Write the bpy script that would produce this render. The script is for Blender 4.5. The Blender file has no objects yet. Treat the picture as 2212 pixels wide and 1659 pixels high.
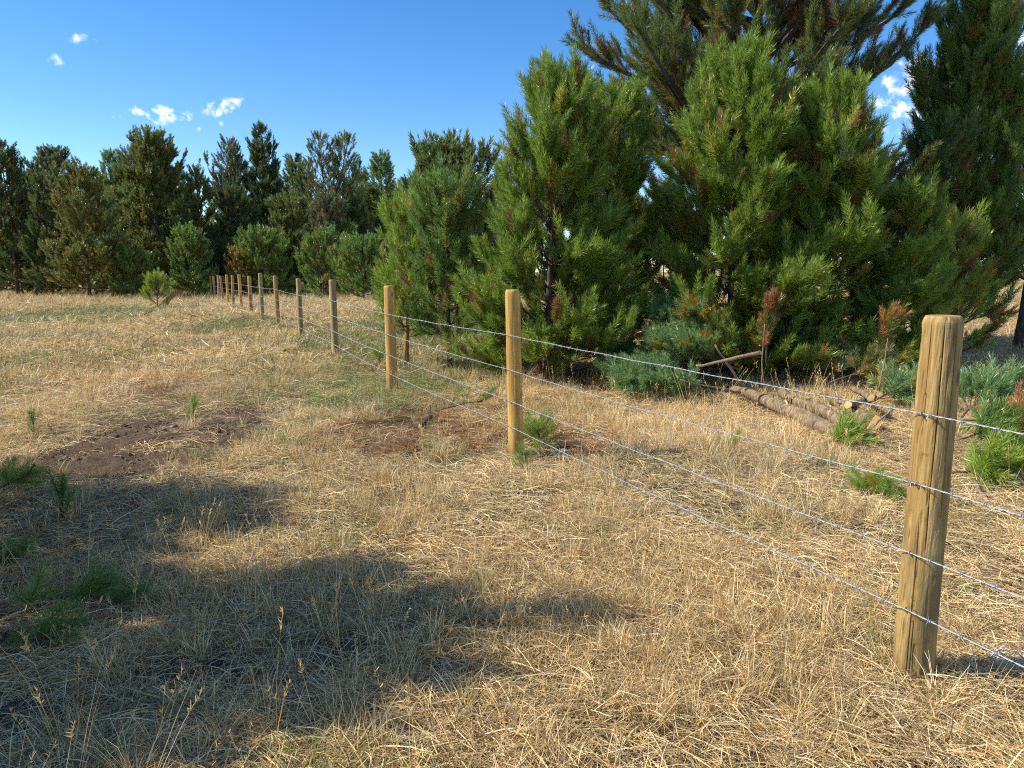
import bpy, math, time
import numpy as np
from mathutils import Vector, Matrix
T0 = time.time()
S = bpy.context.scene
COL = S.collection
rad = math.radians

# ------------------------------------------------------------------ camera
CAM = np.array([0.0, 0.0, 1.52]); PITCH = rad(8.8); FPX = 1580.0
cam = bpy.data.objects.new('camera', bpy.data.cameras.new('camera'))
COL.objects.link(cam); S.camera = cam
cam.location = CAM; cam.rotation_euler = (rad(90) - PITCH, 0, 0)
cam.data.sensor_width = 36.0; cam.data.lens = 36.0 * FPX / 2212.0
cam.data.clip_start = 0.05; cam.data.clip_end = 3000

# ------------------------------------------------------------------ light
SUN_EL, SUN_AZ = rad(43), rad(-93)        # azimuth clockwise from +Y: the sun stands to the left, slightly behind
SUN_DIR = Vector((math.sin(SUN_AZ) * math.cos(SUN_EL), math.cos(SUN_AZ) * math.cos(SUN_EL), math.sin(SUN_EL)))
sl = bpy.data.lights.new('sun', 'SUN'); sl.energy = 3.9; sl.angle = rad(0.53); sl.color = (1.0, 0.935, 0.82)
sun = bpy.data.objects.new('sun', sl); COL.objects.link(sun)
sun.rotation_euler = SUN_DIR.to_track_quat('Z', 'Y').to_euler(); sun.location = (-20, 0, 30)

def ray(px, py):
    f = np.array([0, math.cos(PITCH), -math.sin(PITCH)]); u = np.array([0, math.sin(PITCH), math.cos(PITCH)])
    return f + np.array([1.0, 0, 0]) * (px - 1106) / FPX + u * (829.5 - py) / FPX
def at(px, py, Y):
    d = ray(px, py); return CAM + d * (Y / d[1])

W = bpy.data.worlds.new('World'); S.world = W; W.use_nodes = True
nt = W.node_tree; N = nt.nodes; N.clear(); LK = nt.links.new
def nd(t, **kw):
    n = N.new(t)
    for k, v in kw.items(): setattr(n, k, v)
    return n
def wmath(op, a, b=None, c=None, clamp=False):
    n = nd('ShaderNodeMath', operation=op, use_clamp=clamp)
    for i, v in enumerate((a, b, c)):
        if v is None: continue
        if isinstance(v, (int, float)): n.inputs[i].default_value = v
        else: LK(v, n.inputs[i])
    return n.outputs[0]
sky = nd('ShaderNodeTexSky', sky_type='NISHITA', sun_disc=False, sun_elevation=SUN_EL, sun_rotation=SUN_AZ,
         altitude=1500, air_density=1.0, dust_density=0.3, ozone_density=1.6)
hsv = nd('ShaderNodeHueSaturation'); hsv.inputs['Saturation'].default_value = 1.36; hsv.inputs['Value'].default_value = 1.0
hsv.inputs['Hue'].default_value = 0.504
LK(sky.outputs[0], hsv.inputs['Color'])
gen = nd('ShaderNodeTexCoord').outputs['Generated']
# small fair-weather clouds: (px, py of the photograph -> direction), half sizes in degrees, tilt
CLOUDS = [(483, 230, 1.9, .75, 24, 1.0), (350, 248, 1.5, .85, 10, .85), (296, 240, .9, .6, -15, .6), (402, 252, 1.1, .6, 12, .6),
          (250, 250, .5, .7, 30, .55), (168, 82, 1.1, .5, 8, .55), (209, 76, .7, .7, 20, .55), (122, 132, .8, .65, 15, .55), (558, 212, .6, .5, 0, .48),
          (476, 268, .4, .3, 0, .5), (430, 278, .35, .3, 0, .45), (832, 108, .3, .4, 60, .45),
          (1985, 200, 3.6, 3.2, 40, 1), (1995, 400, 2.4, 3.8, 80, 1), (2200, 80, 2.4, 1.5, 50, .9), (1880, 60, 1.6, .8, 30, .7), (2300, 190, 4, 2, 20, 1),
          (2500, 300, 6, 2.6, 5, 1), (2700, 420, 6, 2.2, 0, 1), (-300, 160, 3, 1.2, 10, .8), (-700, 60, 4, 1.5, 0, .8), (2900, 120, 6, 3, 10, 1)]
acc = None
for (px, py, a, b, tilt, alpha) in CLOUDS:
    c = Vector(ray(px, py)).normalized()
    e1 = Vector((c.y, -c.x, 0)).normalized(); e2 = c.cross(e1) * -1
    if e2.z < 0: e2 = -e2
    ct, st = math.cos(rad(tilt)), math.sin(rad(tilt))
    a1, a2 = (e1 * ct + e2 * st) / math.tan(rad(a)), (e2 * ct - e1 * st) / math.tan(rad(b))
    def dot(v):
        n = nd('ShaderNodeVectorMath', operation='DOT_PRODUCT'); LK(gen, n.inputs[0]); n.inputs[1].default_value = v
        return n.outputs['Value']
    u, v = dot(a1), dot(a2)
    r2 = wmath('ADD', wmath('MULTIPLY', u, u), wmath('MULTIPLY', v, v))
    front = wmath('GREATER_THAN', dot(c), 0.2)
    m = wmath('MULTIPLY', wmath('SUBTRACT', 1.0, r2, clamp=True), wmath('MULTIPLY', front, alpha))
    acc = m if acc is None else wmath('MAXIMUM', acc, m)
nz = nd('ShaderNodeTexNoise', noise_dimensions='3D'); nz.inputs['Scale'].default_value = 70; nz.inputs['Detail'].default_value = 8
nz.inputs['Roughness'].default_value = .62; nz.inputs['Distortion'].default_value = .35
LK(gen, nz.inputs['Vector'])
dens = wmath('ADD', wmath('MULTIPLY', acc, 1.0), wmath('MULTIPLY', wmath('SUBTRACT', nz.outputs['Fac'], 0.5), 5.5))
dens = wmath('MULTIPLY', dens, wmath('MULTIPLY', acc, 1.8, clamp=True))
# unseen cumulus added to the right and behind the camera for neutral fill light
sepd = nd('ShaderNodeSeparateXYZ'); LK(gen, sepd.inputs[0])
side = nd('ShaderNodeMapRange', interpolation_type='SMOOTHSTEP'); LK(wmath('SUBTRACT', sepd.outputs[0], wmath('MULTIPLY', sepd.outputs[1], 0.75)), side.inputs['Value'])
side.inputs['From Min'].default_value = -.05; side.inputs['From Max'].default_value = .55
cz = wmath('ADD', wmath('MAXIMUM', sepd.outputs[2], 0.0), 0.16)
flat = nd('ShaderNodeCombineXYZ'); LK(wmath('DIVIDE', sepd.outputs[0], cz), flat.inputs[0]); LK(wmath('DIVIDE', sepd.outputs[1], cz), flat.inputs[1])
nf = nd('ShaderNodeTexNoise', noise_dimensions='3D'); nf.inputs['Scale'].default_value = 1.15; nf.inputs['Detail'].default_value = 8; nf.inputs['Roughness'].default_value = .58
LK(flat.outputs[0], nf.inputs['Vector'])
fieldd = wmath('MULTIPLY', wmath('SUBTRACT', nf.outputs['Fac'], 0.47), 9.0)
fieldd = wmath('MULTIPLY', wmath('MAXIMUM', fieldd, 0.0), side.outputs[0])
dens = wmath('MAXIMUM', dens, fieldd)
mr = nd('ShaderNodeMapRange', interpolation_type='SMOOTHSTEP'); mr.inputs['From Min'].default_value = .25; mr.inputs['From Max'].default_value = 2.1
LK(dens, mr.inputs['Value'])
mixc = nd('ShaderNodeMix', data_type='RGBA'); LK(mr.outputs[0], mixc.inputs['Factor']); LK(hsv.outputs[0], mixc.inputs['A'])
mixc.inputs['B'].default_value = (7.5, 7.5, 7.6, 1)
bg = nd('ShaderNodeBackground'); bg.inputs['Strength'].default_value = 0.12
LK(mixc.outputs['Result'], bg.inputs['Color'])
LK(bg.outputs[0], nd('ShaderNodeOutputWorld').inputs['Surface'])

S.view_settings.view_transform = 'Standard'; S.view_settings.look = 'None'
S.view_settings.exposure = 0.8; S.view_settings.gamma = 1.0; S.view_settings.use_curve_mapping = False
S.render.engine = 'CYCLES'
S.cycles.max_bounces = 8; S.cycles.diffuse_bounces = 5; S.cycles.glossy_bounces = 2; S.cycles.transmission_bounces = 4
S.cycles.transparent_max_bounces = 4
S.cycles.use_denoising = False
S.cycles.pixel_filter_type = 'BLACKMAN_HARRIS'; S.cycles.filter_width = 1.1

# ------------------------------------------------------------------ numpy helpers
def vnoise(x, y, seed=0):
    x = np.asarray(x, float); y = np.asarray(y, float)
    xi, yi = np.floor(x).astype(np.int64), np.floor(y).astype(np.int64)
    fx, fy = x - xi, y - yi
    def h(a, b):
        n = (a * 374761393 + b * 668265263 + seed * 974634777) & 0xFFFFFFFF
        n = ((n ^ (n >> 13)) * 1274126177) & 0xFFFFFFFF
        return ((n ^ (n >> 16)) & 0xFFFF) / 65535.0
    sx, sy = fx * fx * (3 - 2 * fx), fy * fy * (3 - 2 * fy)
    return (h(xi, yi) * (1 - sx) + h(xi + 1, yi) * sx) * (1 - sy) + (h(xi, yi + 1) * (1 - sx) + h(xi + 1, yi + 1) * sx) * sy
def fbm(x, y, seed=0, oct=4):
    s, a, t = 0, 1.0, 0
    for i in range(oct):
        s = s + a * vnoise(np.asarray(x) * 2 ** i, np.asarray(y) * 2 ** i, seed + i * 17); t += a; a *= .55
    return s / t
def sstep(a, b, v):
    t = np.clip((v - a) / (b - a), 0, 1); return t * t * (3 - 2 * t)

def gpt(px, py):                                   # ground point (flat) under a pixel
    d = ray(px, py); t = -CAM[2] / d[2]; return CAM[0] + d[0] * t, CAM[1] + d[1] * t
def ell(px0, py0, px1, py1):                       # ground ellipse spanned by a pixel box
    xm, ym = (px0 + px1) / 2, (py0 + py1) / 2
    c = gpt(xm, ym); rx = abs(gpt(px1, ym)[0] - gpt(px0, ym)[0]) / 2; ry = abs(gpt(xm, py0)[1] - gpt(xm, py1)[1]) / 2
    return c[0], c[1], rx, ry
SOIL = [ell(170, 870, 560, 1025), ell(30, 975, 150, 1010), ell(230, 830, 460, 862), ell(270, 1015, 370, 1045), ell(640, 1385, 860, 1440),
        ell(260, 1440, 560, 1500), ell(480, 1480, 620, 1530), ell(770, 1045, 900, 1075), ell(180, 1080, 330, 1110), ell(0, 1500, 160, 1600)]
RED = [ell(690, 890, 1110, 985), ell(1130, 930, 1330, 985), ell(240, 835, 420, 870), ell(1180, 770, 1400, 830)]
GREEN = [ell(0, 665, 330, 705), ell(680, 680, 1100, 760), ell(0, 765, 110, 810), ell(250, 750, 330, 790), ell(640, 790, 1000, 880), ell(430, 690, 600, 720)]
PALE = [ell(480, 700, 640, 830), ell(260, 770, 480, 840), ell(620, 830, 860, 930), ell(1300, 850, 1800, 1000), ell(380, 640, 520, 690)]
def mask(lst, x, y, soft=.35):
    m = np.zeros_like(np.asarray(x, float)); n = fbm(np.asarray(x) * 2.3, np.asarray(y) * 2.3, 91) - .5
    for (cx, cy, rx, ry) in lst:
        d = np.sqrt(((x - cx) / rx) ** 2 + ((y - cy) / ry) ** 2) + n * .8
        m = np.maximum(m, 1 - sstep(1 - soft, 1 + soft, d))
    return m
def gz(x, y):
    x = np.asarray(x, float); y = np.asarray(y, float)
    r = np.hypot(x, y)
    z = -0.008 * np.maximum(0, y - 26) ** 1.0 * sstep(20, 40, y)
    z = np.where(y > 90, np.maximum(z, -0.55), z)
    amp = sstep(1.5, 6, r)
    z = z + (fbm(x * .45, y * .45, 3, 3) - .5) * .09 * amp + (fbm(x * 3, y * 3, 5, 3) - .5) * .03
    return z
def gz1(x, y): return float(gz(np.array([x]), np.array([y]))[0])

def link(name, me, mat=None, parent=None, **props):
    o = bpy.data.objects.new(name, me); COL.objects.link(o)
    if mat is not None and me is not None:
        for m in (mat if isinstance(mat, (list, tuple)) else [mat]): me.materials.append(m)
    if parent: o.parent = parent
    for k, v in props.items():
        if v is not None: o[k] = v
    return o
def empty(name, loc, **props):
    o = bpy.data.objects.new(name, None); COL.objects.link(o); o.location = loc; o.empty_display_size = .1
    for k, v in props.items():
        if v is not None: o[k] = v
    return o
def mk(name, verts, faces, smooth=False, fcol=None, mids=None):
    """verts (n,3); faces: list of int arrays (m,3) or (m,4)"""
    me = bpy.data.meshes.new(name)
    verts = np.ascontiguousarray(verts, np.float32); faces = [np.asarray(f) for f in faces if len(f)]
    me.vertices.add(len(verts)); me.vertices.foreach_set('co', verts.ravel())
    if faces:
        tot = sum(f.size for f in faces); npoly = sum(len(f) for f in faces)
        me.loops.add(tot); me.loops.foreach_set('vertex_index', np.concatenate([f.ravel() for f in faces]).astype(np.int32))
        sizes = np.concatenate([np.full(len(f), f.shape[1]) for f in faces])
        st = np.concatenate([[0], np.cumsum(sizes)[:-1]])
        me.polygons.add(npoly); me.polygons.foreach_set('loop_start', st.astype(np.int32))
        me.polygons.foreach_set('loop_total', sizes.astype(np.int32))
        me.polygons.foreach_set('use_smooth', np.full(npoly, smooth))
        if mids is not None: me.polygons.foreach_set('material_index', np.asarray(mids, np.int32))
    if fcol is not None:
        a = me.attributes.new('scol', 'FLOAT_COLOR', 'POINT')
        c = np.ones((len(verts), 4), np.float32); c[:, :3] = fcol; a.data.foreach_set('color', c.ravel())
    me.update(calc_edges=True)
    return me
def tubes(P, R, sides=5, cap=True):
    """P (n,k,3), R (n,k) -> verts, [quads, tris]"""
    P = np.asarray(P, float); R = np.asarray(R, float); n, k, _ = P.shape
    Tn = np.gradient(P, axis=1); Tn /= np.linalg.norm(Tn, axis=2, keepdims=True) + 1e-9
    md = P[:, -1] - P[:, 0]; ref = np.where((np.abs(md[:, 2]) > .8 * np.linalg.norm(md, axis=1))[:, None], [1.0, 0, 0], [0, 0, 1.0])
    A = np.cross(Tn, ref[:, None, :]); A /= np.linalg.norm(A, axis=2, keepdims=True) + 1e-9
    B = np.cross(Tn, A)
    th = np.arange(sides) * 2 * math.pi / sides
    V = P[:, :, None, :] + R[:, :, None, None] * (A[:, :, None, :] * np.cos(th)[None, None, :, None] + B[:, :, None, :] * np.sin(th)[None, None, :, None])
    V = V.reshape(-1, 3)
    i = np.arange(n)[:, None, None] * k * sides; j = np.arange(k - 1)[None, :, None] * sides; s = np.arange(sides)[None, None, :]; s2 = (s + 1) % sides
    q = np.stack([i + j + s, i + j + s2, i + j + sides + s2, i + j + sides + s], -1).reshape(-1, 4)
    fs = [q]
    if cap:
        tip = P[:, -1]; root = P[:, 0]; nv = len(V); V = np.concatenate([V, tip, root])
        e = (np.arange(n) * k * sides)[:, None] + (k - 1) * sides + np.arange(sides)[None]; e2 = (np.arange(n) * k * sides)[:, None] + (k - 1) * sides + (np.arange(sides)[None] + 1) % sides
        fs.append(np.stack([e, e2, np.repeat((nv + np.arange(n))[:, None], sides, 1)], -1).reshape(-1, 3))
        b = (np.arange(n) * k * sides)[:, None] + np.arange(sides)[None]; b2 = (np.arange(n) * k * sides)[:, None] + (np.arange(sides)[None] + 1) % sides
        fs.append(np.stack([b2, b, np.repeat((nv + n + np.arange(n))[:, None], sides, 1)], -1).reshape(-1, 3))
    return V, fs
def merge(parts):
    V, F, o = [], [], 0
    for v, fs in parts:
        V.append(v); F += [f + o for f in fs]; o += len(v)
    return np.concatenate(V), F
def unit(v): return v / (np.linalg.norm(v, axis=-1, keepdims=True) + 1e-9)
def eulers(d, spin):
    """euler XYZ that turns +Z to d with a spin about it"""
    d = unit(d); th = np.arccos(np.clip(d[:, 2], -1, 1)); ph = np.arctan2(d[:, 1], d[:, 0])
    ct, st, cp, sp, cs, ss = np.cos(th), np.sin(th), np.cos(ph), np.sin(ph), np.cos(spin), np.sin(spin)
    # R = Rz(ph) Ry(th) Rz(spin)
    R00 = cp * ct * cs - sp * ss; R10 = sp * ct * cs + cp * ss; R20 = -st * cs; R21 = st * ss; R22 = ct
    return np.stack([np.arctan2(R21, R22), np.arcsin(np.clip(-R20, -1, 1)), np.arctan2(R10, R00)], 1)

# ------------------------------------------------------------------ materials
def newmat(name):
    m = bpy.data.materials.new(name); m.use_nodes = True; t = m.node_tree; t.nodes.clear()
    out = t.nodes.new('ShaderNodeOutputMaterial'); return m, t, out
class NB:
    def __init__(s, t): s.t = t
    def n(s, ty, ins=None, **kw):
        x = s.t.nodes.new(ty)
        for k, v in kw.items(): setattr(x, k, v)
        for k, v in (ins or {}).items():
            if hasattr(v, 'is_output') or isinstance(v, bpy.types.NodeSocket): s.t.links.new(v, x.inputs[k])
            else: x.inputs[k].default_value = v
        return x
    def noise(s, vec, scale, detail=4, rough=.55, dist=0):
        return s.n('ShaderNodeTexNoise', {'Vector': vec, 'Scale': scale, 'Detail': detail, 'Roughness': rough, 'Distortion': dist}).outputs['Fac']
    def mapping(s, vec, sc): return s.n('ShaderNodeMapping', {'Vector': vec, 'Scale': sc}).outputs[0]
    def ramp(s, fac, stops):
        r = s.n('ShaderNodeValToRGB', {'Fac': fac}); e = r.color_ramp.elements
        while len(e) < len(stops): e.new(.5)
        for q, (p, c) in zip(e, stops): q.position = p; q.color = (*c, 1) if len(c) == 3 else c
        return r.outputs[0]
    def mix(s, f, a, b, mode='MIX'):
        x = s.n('ShaderNodeMix', data_type='RGBA', blend_type=mode)
        for k, v in (('Factor', f), ('A', a), ('B', b)):
            if isinstance(v, bpy.types.NodeSocket): s.t.links.new(v, x.inputs[k])
            else: x.inputs[k].default_value = v if k == 'Factor' else (*v, 1)
        return x.outputs['Result']
    def math(s, op, a, b=0.0, clamp=False):
        x = s.n('ShaderNodeMath', operation=op, use_clamp=clamp)
        for i, v in enumerate((a, b)):
            if isinstance(v, bpy.types.NodeSocket): s.t.links.new(v, x.inputs[i])
            else: x.inputs[i].default_value = v
        return x.outputs[0]
    def attr(s, name, ty='GEOMETRY'): return s.n('ShaderNodeAttribute', attribute_name=name, attribute_type=ty)

def blade_mat(name, rough, spec, trans, both):
    m, t, out = newmat(name); b = NB(t)
    tint = b.attr('tint', 'INSTANCER').outputs['Color']; sc = b.attr('scol').outputs['Color']
    col = b.mix(1.0, tint, sc, 'MULTIPLY')
    p = b.n('ShaderNodeBsdfPrincipled', {'Base Color': col, 'Roughness': rough, 'Specular IOR Level': spec})
    tr = b.n('ShaderNodeBsdfTranslucent', {'Color': col})
    mx = b.n('ShaderNodeMixShader', {0: trans, 1: p.outputs[0], 2: tr.outputs[0]})
    t.links.new(mx.outputs[0], out.inputs['Surface']); return m
M_NEEDLE = blade_mat('pine_needles', .36, .7, .42, True)
M_STRAW = blade_mat('dry_straw', .55, .35, .25, True)

def bark_mat(name, c0, c1, c2, scale=18):
    m, t, out = newmat(name); b = NB(t)
    oc = b.n('ShaderNodeTexCoord').outputs['Object']
    v = b.mapping(oc, (1, 1, .35)); n1 = b.noise(v, scale, 6, .65, .4); n2 = b.noise(oc, 3.5, 4)
    col = b.ramp(n1, [(.32, c0), (.55, c1), (.72, c2)])
    col = b.mix(b.math('MULTIPLY', n2, .35), col, c0)
    bump = b.n('ShaderNodeBump', {'Height': n1, 'Strength': .9, 'Distance': .012})
    p = b.n('ShaderNodeBsdfPrincipled', {'Base Color': col, 'Roughness': .9, 'Specular IOR Level': .15, 'Normal': bump.outputs[0]})
    t.links.new(p.outputs[0], out.inputs['Surface']); return m
M_BARK = bark_mat('pine_bark', (.045, .034, .027), (.12, .09, .07), (.24, .19, .15))
M_BARK_O = bark_mat('split_orange_bark', (.20, .09, .035), (.40, .21, .085), (.52, .33, .16))
M_TWIG = bark_mat('pine_twigs', (.07, .05, .036), (.14, .10, .07), (.22, .16, .11), 40)
M_LOGBARK = bark_mat('cut_log_bark', (.075, .052, .032), (.30, .22, .135), (.52, .41, .27), 26)
M_DRYSTICK = bark_mat('dry_stick', (.16, .115, .08), (.30, .23, .165), (.42, .35, .27), 35)

def cut_mat(name, ca, cb, orange):
    m, t, out = newmat(name); b = NB(t)
    oc = b.n('ShaderNodeTexCoord').outputs['Object']
    sep = b.n('ShaderNodeSeparateXYZ', {0: oc})
    r = b.math('SQRT', b.math('ADD', b.math('MULTIPLY', sep.outputs[0], sep.outputs[0]), b.math('MULTIPLY', sep.outputs[1], sep.outputs[1])))
    n = b.noise(oc, 30, 4); rr = b.math('ADD', b.math('MULTIPLY', r, 900.0), b.math('MULTIPLY', n, 6.0))
    ring = b.math('SINE', rr); ring = b.math('ADD', b.math('MULTIPLY', ring, .5), .5)
    col = b.mix(b.math('MULTIPLY', ring, .5), ca, cb)
    col = b.mix(b.ramp(b.noise(oc, 22, 3), [(.45, (0, 0, 0)), (.62, (1, 1, 1))]), col, orange)
    p = b.n('ShaderNodeBsdfPrincipled', {'Base Color': col, 'Roughness': .75})
    t.links.new(p.outputs[0], out.inputs['Surface']); return m
M_CUT = cut_mat('fresh_cut_wood', (.72, .47, .18), (.55, .30, .09), (.66, .36, .10))
M_CUTR = cut_mat('resinous_cut_wood', (.62, .22, .06), (.45, .12, .03), (.72, .40, .14))

def post_mat(name, base, dark, pale, stain, stain_amt):
    m, t, out = newmat(name); b = NB(t)
    oc = b.n('ShaderNodeTexCoord').outputs['Object']
    oi = b.n('ShaderNodeObjectInfo').outputs['Random']
    off = b.n('ShaderNodeVectorMath', {0: oc}, operation='ADD'); cmb = b.n('ShaderNodeCombineXYZ', {'Z': b.math('MULTIPLY', oi, 37.0)})
    t.links.new(cmb.outputs[0], off.inputs[1]); oc = off.outputs[0]
    fine = b.noise(b.mapping(oc, (160, 160, 5)), 1.0, 5, .6, .3)
    mid = b.noise(b.mapping(oc, (38, 38, 2.2)), 1.0, 5, .6, .6)
    big = b.noise(b.mapping(oc, (9, 9, 2.6)), 1.0, 4, .6)
    col = b.ramp(mid, [(.3, dark), (.5, base), (.72, pale)])
    col = b.mix(b.ramp(fine, [(.36, (.55, .55, .55)), (.52, (0, 0, 0))]), col, dark)
    st = b.ramp(big, [(.48, (0, 0, 0)), (.66, (stain_amt,) * 3)])
    col = b.mix(st, col, stain)
    kn = b.n('ShaderNodeTexVoronoi', {'Vector': b.mapping(oc, (8, 8, 3.2)), 'Scale': 1.0, 'Randomness': 1.0}).outputs['Distance']
    col = b.mix(b.ramp(kn, [(.05, (.85,) * 3), (.13, (0, 0, 0))]), col, (dark[0] * .45, dark[1] * .4, dark[2] * .35))
    zz = b.n('ShaderNodeSeparateXYZ', {0: b.n('ShaderNodeTexCoord').outputs['Object']}).outputs[2]
    dirt = b.math('MULTIPLY', b.ramp(b.math('ADD', zz, b.math('MULTIPLY', b.math('SUBTRACT', mid, .5), .5)), [(.02, (1, 1, 1)), (.20, (0, 0, 0))]), .65)
    col = b.mix(dirt, col, (.13, .085, .05))
    flake = b.noise(b.mapping(oc, (26, 26, 11)), 1.0, 6, .7, 1.2)
    h = b.math('ADD', b.math('MULTIPLY', fine, .35), b.math('MULTIPLY', flake, .8))
    bump = b.n('ShaderNodeBump', {'Height': h, 'Strength': .8, 'Distance': .0045})
    p = b.n('ShaderNodeBsdfPrincipled', {'Base Color': col, 'Roughness': .72, 'Specular IOR Level': .25, 'Normal': bump.outputs[0]})
    t.links.new(p.outputs[0], out.inputs['Surface']); return m
M_POST = {'gold': post_mat('golden_post_wood', (.56, .34, .085), (.36, .19, .045), (.68, .47, .17), (.34, .19, .055), .6),
          'tan': post_mat('tan_post_wood', (.42, .27, .09), (.24, .14, .045), (.56, .40, .18), (.17, .13, .055), .85),
          'grey': post_mat('greenish_grey_post_wood', (.42, .315, .155), (.22, .155, .07), (.56, .45, .26), (.22, .185, .085), .7)}
def metal_mat(name, c, rough):
    m, t, out = newmat(name); b = NB(t)
    oc = b.n('ShaderNodeTexCoord').outputs['Object']; n = b.noise(oc, 60, 3)
    col = b.mix(n, (c[0] * .8, c[1] * .8, c[2] * .82), c)
    p = b.n('ShaderNodeBsdfPrincipled', {'Base Color': col, 'Metallic': .55, 'Roughness': rough})
    t.links.new(p.outputs[0], out.inputs['Surface']); return m
M_WIRE = metal_mat('galvanised_wire', (.50, .52, .55), .5)
M_STAPLE = metal_mat('staple_steel', (.36, .36, .38), .5)

# ground ----------------------------------------------------------------
def ground_mat():
    m, t, out = newmat('dry_meadow_ground'); b = NB(t)
    oc = b.n('ShaderNodeTexCoord').outputs['Object']
    soil = b.attr('soil').outputs['Fac']; red = b.attr('red').outputs['Fac']; grn = b.attr('green').outputs['Fac']; far = b.attr('far').outputs['Fac']
    n1 = b.noise(oc, 55, 6, .7, .6); n2 = b.noise(oc, 7, 5, .6); n3 = b.noise(b.mapping(oc, (130, 60, 60)), 1.0, 4, .7, 1.5)
    litter = b.ramp(n1, [(.3, (.035, .023, .014)), (.5, (.085, .056, .030)), (.68, (.20, .14, .07))])
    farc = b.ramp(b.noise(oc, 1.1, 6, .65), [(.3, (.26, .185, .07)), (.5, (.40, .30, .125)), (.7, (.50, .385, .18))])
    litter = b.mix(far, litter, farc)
    litter = b.mix(b.math('MULTIPLY', grn, .45), litter, (.16, .17, .055))
    soilc = b.ramp(n1, [(.3, (.065, .041, .026)), (.52, (.165, .106, .068)), (.72, (.28, .195, .13))])
    redc = b.ramp(n3, [(.35, (.05, .027, .018)), (.55, (.15, .082, .05)), (.7, (.30, .18, .11))])
    c = b.mix(soil, litter, soilc); c = b.mix(red, c, redc)
    bump = b.n('ShaderNodeBump', {'Height': n1, 'Strength': 1.0, 'Distance': .03})
    p = b.n('ShaderNodeBsdfPrincipled', {'Base Color': c, 'Roughness': .95, 'Specular IOR Level': .1, 'Normal': bump.outputs[0]})
    t.links.new(p.outputs[0], out.inputs['Surface']); return m
def axis_pts(lo, hi, fine, n):
    u = np.linspace(-1, 1, n); k = 6.2
    s = np.sinh(u * k) / math.sinh(k)
    return s
gx = np.sinh(np.linspace(-1, 1, 381) * 7.0) / math.sinh(7.0) * 900
gx = np.sort(np.concatenate([np.arange(-7, 7.01, .045), gx[np.abs(gx) > 7.1]]))
gyf = np.arange(.3, 12, .05); k = gyf[-1]
gyn = 12 * (1300 / 12) ** (np.linspace(0, 1, 160)[1:])
gy = np.concatenate([-np.geomspace(.5, 300, 30)[::-1], [-.2, .05], gyf, [12.0], gyn])
GX, GY = np.meshgrid(gx, gy)
soilm = mask(SOIL, GX, GY); redm = mask(RED, GX, GY); grnm = mask(GREEN, GX, GY, .8)
fine_w = (1 - sstep(9, 13, np.hypot(GX, GY)))
GZ = gz(GX, GY) + fine_w * (soilm * ((fbm(GX * 9, GY * 9, 21, 4) - .5) * .13 + .005) + (fbm(GX * 14, GY * 14, 33, 3) - .5) * .02)
nx, ny = len(gx), len(gy)
idx = np.arange(nx * ny).reshape(ny, nx)
q = np.stack([idx[:-1, :-1], idx[:-1, 1:], idx[1:, 1:], idx[1:, :-1]], -1).reshape(-1, 4)
gme = mk('ground', np.stack([GX, GY, GZ], -1).reshape(-1, 3), [q], smooth=True)
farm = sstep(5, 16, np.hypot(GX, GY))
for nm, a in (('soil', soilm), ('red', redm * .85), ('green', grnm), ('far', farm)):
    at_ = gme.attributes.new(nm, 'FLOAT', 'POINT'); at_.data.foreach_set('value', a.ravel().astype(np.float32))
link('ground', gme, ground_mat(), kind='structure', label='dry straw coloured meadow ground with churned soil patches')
print('ground', round(time.time() - T0, 1))

# ------------------------------------------------------------------ scatter (geometry nodes, instances of palette meshes)
def palette(name, meshes, mat):
    obs = []
    for i, me in enumerate(meshes):
        me.materials.append(mat); obs.append(bpy.data.objects.new(name, me))      # palette sources are in no collection of the scene
    g = bpy.data.node_groups.new(name, 'GeometryNodeTree')
    g.interface.new_socket('Geometry', in_out='INPUT', socket_type='NodeSocketGeometry')
    g.interface.new_socket('Geometry', in_out='OUTPUT', socket_type='NodeSocketGeometry')
    gi, go = g.nodes.new('NodeGroupInput'), g.nodes.new('NodeGroupOutput')
    jn = g.nodes.new('GeometryNodeJoinGeometry')
    for o in obs:
        oi = g.nodes.new('GeometryNodeObjectInfo'); oi.inputs['Object'].default_value = o; oi.inputs['As Instance'].default_value = False
        ti = g.nodes.new('GeometryNodeGeometryToInstance'); g.links.new(oi.outputs['Geometry'], ti.inputs[0]); g.links.new(ti.outputs[0], jn.inputs[0])
    ip = g.nodes.new('GeometryNodeInstanceOnPoints'); g.links.new(gi.outputs[0], ip.inputs['Points']); g.links.new(jn.outputs[0], ip.inputs['Instance'])
    ip.inputs['Pick Instance'].default_value = True
    def na(nm, ty):
        a = g.nodes.new('GeometryNodeInputNamedAttribute'); a.data_type = ty; a.inputs['Name'].default_value = nm; return a.outputs['Attribute']
    g.links.new(na('idx', 'INT'), ip.inputs['Instance Index'])
    er = g.nodes.new('FunctionNodeEulerToRotation'); g.links.new(na('rot', 'FLOAT_VECTOR'), er.inputs[0]); g.links.new(er.outputs[0], ip.inputs['Rotation'])
    g.links.new(na('scl', 'FLOAT_VECTOR'), ip.inputs['Scale']); g.links.new(ip.outputs[0], go.inputs[0])
    return g, len(obs)
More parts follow.
